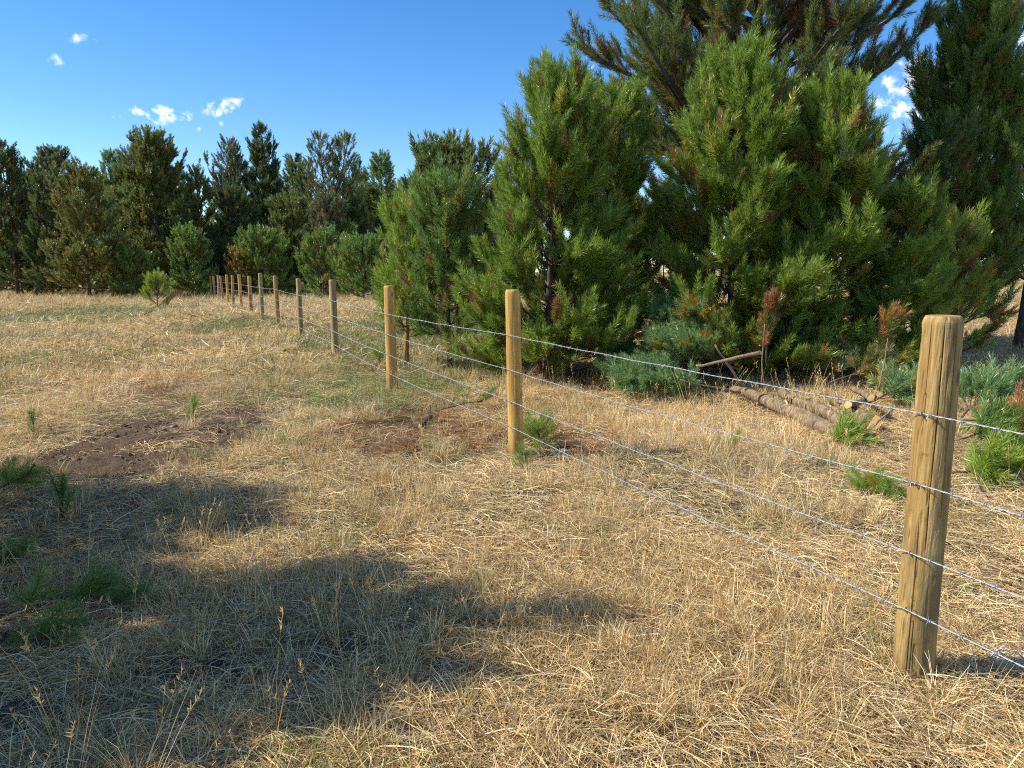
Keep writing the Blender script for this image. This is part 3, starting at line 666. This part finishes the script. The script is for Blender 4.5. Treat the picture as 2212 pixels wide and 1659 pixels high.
# slash pile
B = [('bluish green bough heaped at the near end of the slash pile', 1560, 862, 0, 200, .40, 'blue', (-1.15, -.10, .10), None),
     ('bluish green bough trailing toward the second fence post', 1540, 852, .05, 170, .38, 'blue', (-1.25, .25, .12), None),
     ('bluish green bough stacked across the middle of the heap', 1600, 850, .22, 190, .42, 'blue', (-.95, .05, .22), [(YEL, .06)]),
     ('yellowing bough with orange needles at the top of the heap', 1590, 846, .35, 120, .42, 'blue', (-.55, .1, .42), [(YEL, .40), ((.50, .25, .03), .18)]),
     ('bluish bough rising at the back of the heap', 1540, 840, .30, 170, .45, 'blue', (-.60, .3, .45), None),
     ('dark green bough under the yellowing one', 1480, 835, .05, 150, .5, 'deep', (-.8, .4, .25), None),
     ('bough with rusty brown dead needles standing beside the bare stick', 1652, 850, .25, 44, .20, 'olive', (.02, .05, .72), [(BRN * 1.6, .7), (YEL, .25)]),
     ('dull bough with brown needle clumps behind the second log', 1680, 840, .10, 120, .5, 'deep', (.75, .3, .18), [(BRN * 1.6, .45)]),
     ('yellow green bough behind the cut log ends', 1790, 858, .10, 130, .5, 'mature', (.70, .2, .12), [(YEL, .25), (BRN * 1.5, .15)]),
     ('green bough with fan of long needles between logs and nearest post', 1870, 892, .05, 110, .5, 'blue', (.55, .1, .10), [(YEL, .2)]),
     ('tall thin bough with brown tip beside the nearest post', 1898, 855, .15, 30, .22, 'olive', (.08, .05, .62), [(BRN * 1.6, .6), (YEL, .2)]),
     ('dark bough heaped behind the whole slash pile', 1600, 828, .1, 200, .6, 'deep', (.9, .3, .25), [(BRN, .12)]),
     ('dark bough heaped behind the nearest post', 1830, 825, .1, 200, .6, 'deep', (.95, .3, .25), [(BRN, .12)]),
     ('fresh green bough right of the nearest post at top wire height', 2075, 925, .05, 110, .5, 'blue', (.45, .2, .22), None),
     ('fresh green bough right of the nearest post below the top wire', 2060, 965, 0, 90, .45, 'deep', (.50, .05, .05), None),
     ('low green bough on bare ground right of the nearest post', 2045, 1035, 0, 60, .5, 'bright', (.34, -.05, .02), None),
     ('rusty brown dead bough at the right margin', 2140, 965, .05, 50, .5, 'olive', (.40, .1, .08), [(BRN * 1.6, .9)]),
     ('small green sprig by the resinous log end', 1772, 968, 0, 20, .5, 'bright', (.22, -.03, .0), None)]
for (lab, px, py, dz, n, spd, tint, ly, mx) in B:
    x_, y_ = gpt(px, py)
    sprig('pine_bough', lab, 'bough', x_, y_, n, 0, spd, tint, R5, group=GB, lying=ly, mix=mx, pal=P_NEAR, scale=.95, z=gz1(x_, y_) + dz * 1.2)
sg('pine_bough', 'small green bough behind the bark piece in the reddish litter', 945, 895, cat='bough', n=10, h=0, spread=.5, tint='deep', group=GB, lying=(.5, .1, .05))
sg('pine_bough', 'fallen branch with orange dead needles under the dark leaning pine', 2105, 740, cat='bough', n=40, h=0, spread=.3, tint='olive', group=GB, lying=(.55, -.1, -.12), z=.55, mix=[((.42, .13, .035), .95)], pal=P_NEAR)

def log(name, label, cat, p0, p1, r0, r1, mat, ends=(), group=None, sides=14, k=10, bumps=.22, rng=R5):
    """tapered, slightly crooked log from p0 to p1 with cut faces as parts"""
    p0, p1 = np.array(p0, float), np.array(p1, float); L = np.linalg.norm(p1 - p0)
    root = empty(name, p0, label=label, category=cat, group=group); s = np.linspace(0, 1, k)
    P = (p1 - p0) * s[:, None]; w = np.cumsum(rng.normal(0, .006 * L, (k, 3)), 0); P[1:-1] += w[1:-1] - w[-1] * s[1:-1, None]
    r = (r0 + (r1 - r0) * s); v, fs = tubes(P[None], r[None], sides, True)
    nv = sides * k; a = np.tile(np.arange(sides), k); ax = np.repeat(np.arange(k), sides)
    cen = np.repeat(P, sides, 0); nn = fbm(a * .8 + 5, ax * .7, int(rng.integers(1e5)), 3) - .5
    v[:nv] = cen + (v[:nv] - cen) * (1 + nn * bumps * 2)[:, None]
    link('bark', mk('bark', v, fs, True), mat, root)
    for q in (rng.uniform(.2, .9, int(L / .45)) if r0 > .04 else []):
        i_ = q * (k - 1); c = np.array([np.interp(i_, np.arange(k), P[:, j]) for j in range(3)]); d = unit(np.array([rng.normal(0, 1), rng.normal(-.3, .6), rng.uniform(.1, 1)])); rq = np.interp(q, s, r)
        v2, f2 = tubes(np.array([[c + d * rq * .6, c + d * rq * 1.15, c + d * (rq * 1.2 + rng.uniform(.015, .06))]]), np.array([[.017, .012, .011]]) * rng.uniform(.7, 1.2), 7)
        link('branch_stub', mk('branch_stub', v2, f2, True), M_CUT if rng.random() < .4 else mat, root)
    for e in ends:                                   # (which end, material, tilt)
        which, cm = e; c = P[0] if which == 0 else P[-1]; d = unit(P[0] - P[1]) if which == 0 else unit(P[-1] - P[-2]); rr = (r[0] if which == 0 else r[-1]) * 1.0; d = unit(d + np.array([-.45, -.25, .25]))
        th = np.arange(18) * 2 * math.pi / 18; rv = rr * (1 + .05 * np.sin(th * 3 + 1)); dv = np.stack([rv * np.cos(th), rv * np.sin(th), 0 * th], 1)
        V = np.concatenate([dv, dv + [0, 0, .006], [[0, 0, .007]]]); i = np.arange(18); i2 = (i + 1) % 18
        o = link('cut_face', mk('cut_face', V, [np.stack([i, i2, i2 + 18, i + 18], 1), np.stack([i + 18, i2 + 18, 0 * i + 36], 1)]), cm, root)
        o.location = c; o.rotation_euler = Vector(d).to_track_quat('Z', 'Y').to_euler()
    return root
def g3(px, py, dz=0.0):
    x, y = gpt(px, py); return (x, y, gz1(x, y) + dz)
def l3(px, py, Y):
    return tuple(at(px, py, Y))
def lz(px, py, z):                                   # point seen at (px, py) that lies z above flat ground
    d = ray(px, py); return tuple(CAM + d * ((z - CAM[2]) / d[2]))
GLG = 'cut logs of the slash pile'
log('cut_log', 'long grey barked log lying foremost in the slash pile with resin orange end', 'log', lz(1825, 936, .10), lz(1585, 842, .13), .078, .05, M_LOGBARK, [(0, M_CUTR)], GLG)
log('cut_log', 'shorter log with bright round sawn face resting behind the foremost log', 'log', lz(1822, 910, .14), lz(1690, 848, .14), .062, .05, M_LOGBARK, [(0, M_CUT)], GLG)
log('cut_log', 'log with shaded sawn face deepest in the boughs', 'log', lz(1885, 912, .13), lz(1800, 866, .14), .075, .055, M_LOGBARK, [(0, M_CUT)], GLG)
log('cut_log', 'thin log with small pale sawn face at the top of the pile', 'log', lz(1880, 858, .28), lz(1840, 838, .25), .038, .028, M_LOGBARK, [(0, M_CUT)], GLG)
log('cut_log', 'thin log with slanted sawn face between the thick logs', 'log', lz(1832, 874, .24), lz(1890, 858, .22), .038, .022, M_LOGBARK, [(0, M_CUT)], GLG)
log('cut_log', 'short stub with resin stained split end beside the foremost log', 'log', lz(1800, 955, .05), lz(1818, 938, .07), .045, .05, M_BARK_O, [(0, M_CUTR)], GLG)
log('cut_log', 'small grey stub poking out from under the green sprig', 'log', lz(1885, 938, .10), lz(1842, 955, .06), .03, .026, M_LOGBARK, [(0, M_CUT)], GLG)
GST = 'bare sticks'
log('bare_stick', 'pale curved stick jutting sideways over the slash pile', 'stick', l3(1503, 790, 7.9), l3(1642, 762, 7.7), .014, .024, M_DRYSTICK, [(1, M_CUT)], GST, 7)
log('bare_stick', 'bare stick leaning from the log up to the brown needles', 'stick', l3(1605, 835, 8.2), l3(1545, 745, 8.1), .018, .010, M_DRYSTICK, (), GST, 6)
log('bare_stick', 'thin upright twig rising through the brown dead needles', 'stick', l3(1646, 838, 8.0), l3(1652, 700, 7.9), .010, .005, M_DRYSTICK, (), GST, 5)
log('bare_stick', 'thin stick reaching left from the foremost log', 'stick', l3(1600, 848, 8.2), l3(1470, 820, 7.9), .014, .007, M_DRYSTICK, (), GST, 5)
log('bare_stick', 'thin upright twig with brown tip by the nearest post', 'stick', l3(1898, 842, 7.3), l3(1918, 730, 7.3), .010, .004, M_DRYSTICK, (), GST, 5)
log('bare_stick', 'slanting grey twig below the sawn faces toward the nearest post', 'stick', l3(1870, 935, 6.3), l3(1935, 880, 6.4), .012, .008, M_DRYSTICK, (), GST, 6)
log('bare_stick', 'horizontal grey stick crossing behind the top wire at the right margin', 'stick', l3(2075, 905, 6.5), l3(2260, 912, 6.4), .011, .016, M_DRYSTICK, (), GST, 6)
log('bare_stick', 'forked dead stick with sawn end on bare ground right of the nearest post', 'stick', g3(2105, 1052, .05), g3(2128, 1090, .03), .012, .015, M_DRYSTICK, [(1, M_CUT)], GST, 7)
log('bare_stick', 'curved dead twig lying beside the forked stick', 'stick', g3(2045, 1105, .02), g3(2120, 1090, .03), .007, .010, M_DRYSTICK, (), GST, 6)
log('bare_stick', 'crooked pale stick lying in reddish litter left of the second post', 'stick', g3(970, 952, .03), g3(1094, 968, .03), .011, .008, M_DRYSTICK, (), GST, 6, bumps=.2)
log('bare_stick', 'short dark chunk of branch in the reddish litter', 'stick', g3(908, 925, .04), g3(930, 905, .04), .022, .024, M_BARK, [(0, M_CUT)], GST, 9)
log('bark_piece', 'flat slab of orange split wood beside the dark branch chunk', 'bark', g3(948, 908, .03), g3(995, 912, .02), .022, .012, M_BARK_O, (), None, 7, bumps=.3)
log('bare_stick', 'grey bare stick under the drooping bough in the shaded corner', 'stick', g3(-20, 1362, .10), g3(132, 1300, .12), .010, .006, M_DRYSTICK, (), GST, 6)
log('bare_stick', 'thin pale stick just below the grey one in the shaded corner', 'stick', g3(-15, 1372, .05), g3(70, 1340, .06), .006, .004, M_CUT, (), GST, 6)
print('slash', round(time.time() - T0, 1))
# ------------------------------------------------------------------ fence
fence = empty('barbed_wire_fence', (0, 0, 0), label='four strand barbed wire fence on round wooden posts running away across the meadow', category='fence')
# base px, depth Y, height, radius, lean px, wood
PX = [(1970, 2.56), (1115, 5.87), (848, 9.05), (725, 12.8), (650.5, 16.7), (601.6, 19.6), (567, 22.3), (542.5, 26.3), (521.5, 28.9), (504.5, 31.4), (493, 34.2),
      (481.8, 37), (473, 40.2), (463.8, 43), (457, 45.6), (451.6, 48.3), (446.5, 51), (440.7, 54.3), (435.5, 57.5), (431, 60.5), (426.6, 63.5), (422, 66.5)]
WOOD = ['tan', 'gold', 'gold', 'grey', 'grey', 'tan', 'grey', 'tan', 'gold', 'tan', 'gold', 'tan', 'grey', 'tan', 'grey', 'tan', 'tan', 'tan', 'grey', 'tan', 'tan', 'tan']
POSTS = []
for i, (px, Y) in enumerate(PX):
    x = (px - 1106) / FPX * (Y * math.cos(PITCH) + CAM[2] * math.sin(PITCH)); POSTS.append(np.array([x, Y, gz1(x, Y)]))
d01 = POSTS[0] - POSTS[1]; p_prev = POSTS[0] + d01 * 1.0; p_prev[2] = 0
RF = np.random.default_rng(77)
def post_mesh(rng, H, r, lod, cracks=()):
    ns, nr = (220, 150) if lod == 0 else ((40, 50) if lod == 1 else (14, 12))
    zz = np.concatenate([np.linspace(-.35, H - .028, nr), [H - .020, H - .008, H]]); rr = np.concatenate([np.full(nr, r), [r * .985, r * .93, r * .86]])
    rr = rr * np.interp(zz, [0, H], [1.06, .97]); th = np.arange(ns) * 2 * math.pi / ns
    TH, ZZ = np.meshgrid(th, zz); RR = np.repeat(rr[:, None], ns, 1)
    sd = int(rng.integers(1e5))
    nz_ = fbm(np.cos(TH) * 1.6 + 9, np.sin(TH) * 1.6 + ZZ * .9 + 4, sd, 3) - .5; fac = np.round(TH * 14 / (2 * math.pi)) * 2 * math.pi / 14
    RR = RR * (1 + nz_ * .09) - (1 - np.cos(TH - fac)) * r * .5
    if lod == 0:
        RR += (fbm(np.cos(TH) * 7 + 3, np.sin(TH) * 7 + ZZ * 9, sd + 5, 3) - .5) * .0035
        RR -= .004 * np.clip((vnoise(TH * 5, ZZ * 14, sd + 8) - .72) * 6, 0, 1)
    for (a0, z0, z1, dep) in cracks:
        c = a0 + .10 * (fbm(ZZ * 3.1, ZZ * 0, sd + 2, 3) - .5) ; w = (.034 if lod == 0 else .09)
        dd = np.abs((TH - c + math.pi) % (2 * math.pi) - math.pi); RR -= dep * np.clip(1 - dd / w, 0, 1) * sstep(z0, z0 + .08, ZZ) * (1 - sstep(z1 - .1, z1, ZZ))
    V = np.stack([RR * np.cos(TH), RR * np.sin(TH), ZZ], -1).reshape(-1, 3); V = np.concatenate([V, [[0, 0, H + .001]]])
    kz = len(zz); ix = np.arange(kz * ns).reshape(kz, ns); ix2 = np.roll(ix, -1, 1)
    q = np.stack([ix[:-1], ix2[:-1], ix2[1:], ix[1:]], -1).reshape(-1, 4); t = np.stack([ix[-1], ix2[-1], np.full(ns, kz * ns)], 1)
    return mk('post', V, [q, t], smooth=(lod > 0))
fdir = unit(POSTS[4] - POSTS[0]); fdir[2] = 0; fdir = unit(fdir); fn = np.array([-fdir[1], fdir[0], 0])     # left of the line = camera side
HW = [1.02, .765, .505, .287]
plabels = {0: 'thick tan post with long drying cracks, the nearest one', 1: 'golden post with pale hewn faces', 3: 'grey green weathered post with a dark knot'}
ATT = []
for i, p in enumerate(POSTS):
    H = 1.37 + RF.normal(0, .022) if i > 2 else (1.36, 1.385, 1.34)[i]; r = .066 if i == 0 else .062 * RF.uniform(.9, 1.08); lod = 0 if i == 0 else (1 if i < 5 else 2)
    th_cam = math.atan2(-p[1], -p[0])
    cr = [(th_cam + .10, .50, 1.36, .010), (th_cam - .30, -.1, .66, .008), (th_cam + .75, .6, 1.36, .007), (th_cam - .15, .0, .30, .006), (th_cam - .55, .9, 1.37, .005)] if i == 0 else ([(th_cam + RF.normal(0, .5), .3, 1.3, .006)] if i < 5 else [])
    o = link('post', post_mesh(RF, H, r, lod, cr), M_POST[WOOD[i]], fence); o.location = p
    lx, ly = ((-.008, .01) if i == 0 else ((-.022, 0) if i == 1 else RF.normal(-.006, .014, 2)))
    o.rotation_euler = (ly, lx, 0)
    if i in plabels: o['label'] = plabels[i]
    pts = []
    for h in HW:
        hh = h + (RF.normal(0, .008) if i > 0 else 0); c = p + np.array([lx * hh, -ly * hh, hh]); pts.append(c + fn * (r * 1.06 + .004))
    ATT.append(pts)
    if i < 5:                                        # staples
        if i == 0:
            a = np.linspace(0, math.pi, 9); SP = np.stack([.008 * np.cos(a) * 1.0, -.012 * np.sin(a) + .010, 0 * a], 1)
            sv, sf = tubes(SP[None], np.full((1, 9), .0022), 6); stm = mk('staple', sv, sf, True); stm.materials.append(M_STAPLE)
        for c in pts:
            so = bpy.data.objects.new('staple', stm); COL.objects.link(so); so.parent = o; so.matrix_parent_inverse = Matrix()
            off = c - p - fn * .002; so.location = off; so.rotation_euler = (0, rad(75 + RF.normal(0, 10)), math.atan2(fn[1], fn[0]) + rad(90))
prevpts = [p_prev + np.array([0, 0, h]) + fn * .07 for h in HW]
o = link('post', post_mesh(RF, 1.37, .062, 2), M_POST['tan'], fence); o.location = p_prev
for w in range(4):
    line = [prevpts[w]] + [ATT[i][w] for i in range(len(POSTS))]
    parts, bparts = [], []
    for si in range(len(line) - 1):
        a, b = line[si], line[si + 1]; L = np.linalg.norm(b - a); near = si < 5
        n = int(L / .011) if near else (10 if si < 10 else 4); s = np.linspace(0, 1, n + 1)
        c = a + (b - a) * s[:, None]; c[:, 2] -= RF.uniform(.004, .016) * 4 * s * (1 - s)
        c += np.stack([0 * s, 0 * s, .0025 * np.sin(s * L * 9 + si) * np.sin(math.pi * s)], 1)
        t = unit(b - a); A = unit(np.cross(t, [0, 0, 1])); Bv = np.cross(t, A)
        if near:
            ph = s * L / .075 * 2 * math.pi
            for k in (0, math.pi):
                parts.append(tubes((c + .0016 * (np.cos(ph + k)[:, None] * A + np.sin(ph + k)[:, None] * Bv))[None], np.full((1, n + 1), .0014), 4, False))
        else: parts.append(tubes(c[None], np.full((1, n + 1), .0025), 4, False))
        nb = int(L / .115)
        if si < 9:
            for q in (np.arange(nb) + RF.random()) / nb:
                if q > 1: continue
                cc = a + (b - a) * q; cc[2] -= .01 * 4 * q * (1 - q); ang = RF.random() * 6.28
                if near:                              # wrap of the barb wire
                    aa = np.linspace(0, 4 * math.pi, 13); bparts.append(tubes((cc + t * ((aa - 2 * math.pi) * .0011)[:, None] + .0046 * (np.cos(aa)[:, None] * A + np.sin(aa)[:, None] * Bv))[None], np.full((1, 13), .0013), 4, False))
                P4, R4 = [], []
                for k in range(4):
                    dr = math.cos(ang + k * 1.57 + .3 * (k % 2)) * A + math.sin(ang + k * 1.57) * Bv; dr = unit(dr + t * (.35 if k % 2 else -.35)); st = cc + t * (.004 if k % 2 else -.004)
                    P4.append([st + dr * .002, st + dr * .0185]); R4.append([.00125, .0004])
                bparts.append(tubes(np.array(P4), np.array(R4), 3, False))
    v, fs = merge(parts); wo = link('wire', mk('wire', v, fs, True), M_WIRE, fence)
    v, fs = merge(bparts); link('barbs', mk('barbs', v, fs, False), M_WIRE, wo, kind='stuff')
print('fence', round(time.time() - T0, 1))

# ------------------------------------------------------------------ grass
STRAW = np.array([[.84, .67, .36], [.74, .55, .25], [.60, .41, .15], [.36, .245, .125], [.18, .12, .07], [.92, .78, .49]])
def strands(rng, n, root, az, L, lift, bend, w, col, seg=3):
    """ribbons: root (n,3), azimuth, length, lift angle at root, bend (rad over length)"""
    P = np.zeros((n, seg + 1, 3)); P[:, 0] = root; e = lift.copy()
    for k in range(seg):
        st = L / seg; P[:, k + 1] = P[:, k] + np.stack([np.cos(az) * np.cos(e) * st, np.sin(az) * np.cos(e) * st, np.sin(e) * st], 1); e = e - bend / seg; az = az + rng.normal(0, .12, n)
    P[:, :, 2] = np.maximum(P[:, :, 2], .002 + .01 * rng.random((n, 1)))
    t = unit(P[:, -1] - P[:, 0]); sd = unit(np.cross(t, rng.normal(size=(n, 3)) * .6 + [0, 0, 1.0]))
    wd = w[:, None] * np.interp(np.arange(seg + 1) / seg, [0, .5, 1], [.8, 1, .25])[None]
    V = np.stack([P - sd[:, None] * wd[:, :, None] / 2, P + sd[:, None] * wd[:, :, None] / 2], 2).reshape(-1, 3)
    base = np.arange(n)[:, None, None] * (seg + 1) * 2 + np.arange(seg)[None, :, None] * 2
    q = (base + np.array([0, 1, 3, 2])[None, None]).reshape(-1, 4)
    return V, q, np.repeat(col, (seg + 1) * 2, 0)
def straw_col(rng, n, p=(.22, .22, .17, .16, .13, .10)): return STRAW[rng.choice(6, n, p=p)] * rng.uniform(.75, 1.2, (n, 1))
def mat_mesh(seed, n=95, R=.17, wm=.0023):
    r = np.random.default_rng(seed); a = r.random(n) * 6.283; q = R * np.sqrt(r.random(n))
    L = r.uniform(.025, .17, n) * np.where(r.random(n) < .12, 1.6, 1); V, F, C = strands(r, n, np.stack([q * np.cos(a), q * np.sin(a), r.uniform(.002, .03, n)], 1), r.normal(r.random() * 6.28, 1.3, n), L, r.uniform(-.05, .35, n), r.uniform(.0, .7, n), r.uniform(.6, 1.5, n) * wm, straw_col(r, n))
    return mk('straw', V, [F], fcol=C)
def tuft_mesh(seed, n=38, H=.17, wm=.0021, green=.06):
    r = np.random.default_rng(seed); a = r.random(n) * 6.283; q = .045 * np.sqrt(r.random(n)); c = straw_col(r, n, (.2, .28, .24, .14, .06, .08)); g = r.random(n) < green; c[g] = np.array([.16, .21, .06]) * r.uniform(.7, 1.2, (g.sum(), 1))
    V, F, C = strands(r, n, np.stack([q * np.cos(a), q * np.sin(a), 0 * q], 1), a + r.normal(0, .6, n), H * r.uniform(.45, 1.25, n), np.radians(r.uniform(45, 88, n)), r.uniform(.1, 1.3, n), r.uniform(.6, 1.4, n) * wm, c)
    return mk('tuft', V, [F], fcol=C)
def stalk_mesh(seed, n=4, H=.36):
    r = np.random.default_rng(seed); a = r.random(n) * 6.283; q = .05 * r.random(n); L = H * r.uniform(.6, 1.25, n); c = STRAW[[1, 2, 0, 2][:n] if n <= 4 else r.choice(3, n)] * r.uniform(.8, 1.1, (n, 1))
    rt = np.stack([q * np.cos(a), q * np.sin(a), 0 * q], 1); az = a + r.normal(0, .5, n); lift = np.radians(r.uniform(62, 88, n)); bd = r.uniform(.05, .5, n)
    V, F, C = strands(r, n, rt, az, L, lift, bd, np.full(n, .0022), c, 4)
    parts, cols = [(V, [F])], [C]
    for i in range(n):
        if r.random() < .65:                          # seed head
            m = 14; tip = V.reshape(n, 5, 2, 3)[i, -1].mean(0); pr = V.reshape(n, 5, 2, 3)[i, -2].mean(0); t = unit(tip - pr); k = r.random(m); rt2 = tip - t * (k * .07)[:, None]
            V2, F2, C2 = strands(r, m, rt2, r.random(m) * 6.28, r.uniform(.010, .022, m), np.radians(r.uniform(20, 75, m)), np.zeros(m), np.full(m, .003), np.tile(STRAW[1] * [1, .9, .8], (m, 1)), 2); parts.append((V2, [F2])); cols.append(C2)
    V, F = merge(parts); return mk('stalk', V, F, fcol=np.concatenate(cols))
P_MAT = palette('straw_mats', [mat_mesh(500 + i) for i in range(7)], M_STRAW)
P_TUFT = palette('straw_tufts', [tuft_mesh(520 + i) for i in range(7)], M_STRAW)
P_STALK = palette('seed_stalks', [stalk_mesh(540 + i) for i in range(6)], M_STRAW)
P_MATF = palette('straw_mats_far', [mat_mesh(560 + i, 45, .17, .0045) for i in range(5)], M_STRAW)
P_TUFTF = palette('straw_tufts_far', [tuft_mesh(580 + i, 26, .15, .0042, .05) for i in range(6)], M_STRAW)
RG = np.random.default_rng(9)
def field(r0, r1, dens, half=rad(47)):
    n = int(dens * half * (r1 * r1 - r0 * r0)); r = np.sqrt(RG.uniform(r0 * r0, r1 * r1, n)); a = RG.uniform(-half, half, n); return r * np.sin(a), r * np.cos(a)
def tinted(x, y, n):
    g = mask(GREEN, x, y, .8); rd = mask(RED, x, y); pl = mask(PALE, x, y, .8)
    c = np.ones((n, 3)); f1 = fbm(x * .9, y * .9, 61, 4)[:, None]; f2 = fbm(x * .35 + 9, y * .35, 62, 3)[:, None]; f3 = fbm(x * 2.1, y * 2.1, 63, 2)[:, None]
    c = c * (.78 + .5 * f1); c = c * (1 + (f2 - .5) * np.array([.10, .02, -.18])); gg = np.clip((f3 - .62) * 4, 0, 1) * .35 + g[:, None] * .75
    u = (RG.random((n, 1)) < gg); c = np.where(u, c * np.array([.42, .58, .40]), c)
    c = np.where(RG.random((n, 1)) < rd[:, None] * .6, c * np.array([.66, .45, .36]), c); c = c * (1 + pl[:, None] * np.array([.18, .18, .25]))
    return c * RG.uniform(.8, 1.2, (n, 1))
def sow(name, label, pal, bands, upright, soil_keep=.09, thin=None):
    X, Y, SC = [], [], []
    for (r0, r1, dn, s0) in bands:
        x, y = field(r0, r1, dn); X.append(x); Y.append(y); SC.append(np.full(len(x), s0))
    x, y, sc = np.concatenate(X), np.concatenate(Y), np.concatenate(SC)
    so = np.maximum(mask(SOIL, x, y) * (1 - soil_keep), mask(RED, x, y) * .55); keep = RG.random(len(x)) > so
    if thin is not None: keep &= thin(x, y)
    x, y, sc = x[keep], y[keep], sc[keep]; n = len(x)
    d = RG.normal(0, .10 if upright else .06, (n, 3)) + [0, 0, 1.0]
    sc = sc * RG.uniform(.75, 1.25, n); s3 = np.stack([sc, sc, sc * RG.uniform(.7, 1.3, n)], 1)
    scatter(name, pal, np.stack([x, y, gz(x, y) - .004], 1), eulers(d, RG.random(n) * 6.28), s3, tinted(x, y, n), RG, None, kind='stuff', label=label, category='grass')
    return n
clump = lambda lo: (lambda x, y: fbm(x * 1.6, y * 1.6, 71, 3) + RG.normal(0, .10, len(x)) > lo)
n1 = sow('straw_litter', 'matted dry straw lying over the meadow', P_MAT, [(.9, 4.5, 165, 1.0), (4.5, 8, 85, 1.15), (8, 13, 40, 1.5)], False, thin=lambda x, y: RG.random(len(x)) < .22 + 1.25 * fbm(x * 2.2, y * 2.2, 88, 3))
n2 = sow('dry_grass', 'short dry golden grass standing in tufts', P_TUFT, [(.9, 4.5, 150, .8), (4.5, 9, 110, .95), (9, 13, 55, 1.1)], True, thin=clump(.50))
n3 = sow('tall_grass', 'tall seed stalks of dry grass', P_STALK, [(1.1, 5, 24, .85), (5, 12, 12, 1.0)], True, thin=clump(.50))
n4 = sow('far_straw', 'dry straw across the far meadow', P_MATF, [(11, 22, 16, 2.2), (22, 40, 4, 3.2)], False)
n5 = sow('far_grass', 'dry grass across the far meadow', P_TUFTF, [(11, 22, 26, 1.35), (22, 40, 11, 1.7), (40, 75, 4, 2.3)], True)
print('grass', n1, n2, n3, n4, n5, round(time.time() - T0, 1))

# crumbs of churned soil, and two pale lichen patches
def lump(seed):
    r = np.random.default_rng(seed); nu, nv = 9, 6; u = np.arange(nu) * 6.283 / nu; v = np.linspace(.25, math.pi - .25, nv); U, Vv = np.meshgrid(u, v)
    R = .5 + .35 * r.random((nv, nu)); V = np.stack([R * np.cos(U) * np.sin(Vv), R * np.sin(U) * np.sin(Vv), R * .75 * np.cos(Vv)], -1).reshape(-1, 3)
    i = np.arange(nu * nv).reshape(nv, nu); i2 = np.roll(i, -1, 1); q = np.stack([i[:-1], i[1:], i2[1:], i2[:-1]], -1).reshape(-1, 4)
    V = np.concatenate([V, [[0, 0, .42], [0, 0, -.42]]]); t = np.concatenate([np.stack([i[0], i2[0], np.full(nu, nu * nv)], 1), np.stack([i2[-1], i[-1], np.full(nu, nu * nv + 1)], 1)])
    return mk('clod', V, [q, t], fcol=np.tile([[1, 1, 1]], (len(V), 1)))
P_CLOD = palette('soil_clods', [lump(700 + i) for i in range(6)], blade_mat('crumbly_soil', .95, .1, 0.0, False))
x, y = field(1.5, 9, 260); w = mask(SOIL, x, y) > RG.random(len(x)) * .9 + .25; x, y = x[w], y[w]; n = len(x)
sz = np.clip(RG.lognormal(-4.5, .6, n), .004, .045)
scatter('soil_clods', P_CLOD, np.stack([x, y, gz(x, y) + sz * .1], 1), RG.uniform(0, 6.28, (n, 3)), sz, np.array([.21, .135, .08]) * RG.uniform(.6, 1.5, (n, 1)), RG, None, kind='stuff', label='loose crumbs of churned brown soil', category='soil')
for lab, px, py, R in (('bleached patch of pale lichen beside the foot of the nearest post', 2168, 1432, .09), ('small pale lichen patch near the second fence post', 1212, 985, .10)):
    cx, cy = gpt(px, py); m = 260; a = RG.random(m) * 6.283; q = R * np.sqrt(RG.random(m))
    V, F, C = strands(RG, m, np.stack([q * np.cos(a), q * np.sin(a), RG.uniform(0, .02, m)], 1), RG.random(m) * 6.28, RG.uniform(.01, .035, m), RG.uniform(.2, 1.4, m), RG.uniform(.5, 2.5, m), RG.uniform(.002, .004, m), np.tile([[.8, .8, .74]], (m, 1)))
    mm, t_, o_ = newmat('pale_lichen'); b_ = NB(t_); p_ = b_.n('ShaderNodeBsdfPrincipled', {'Base Color': b_.attr('scol').outputs['Color'], 'Roughness': .9}); t_.links.new(p_.outputs[0], o_.inputs['Surface'])
    o = link('lichen_patch', mk('lichen_patch', V, [F], fcol=C), mm, None, label=lab, category='lichen'); o.location = (cx, cy, gz1(cx, cy) + .015)
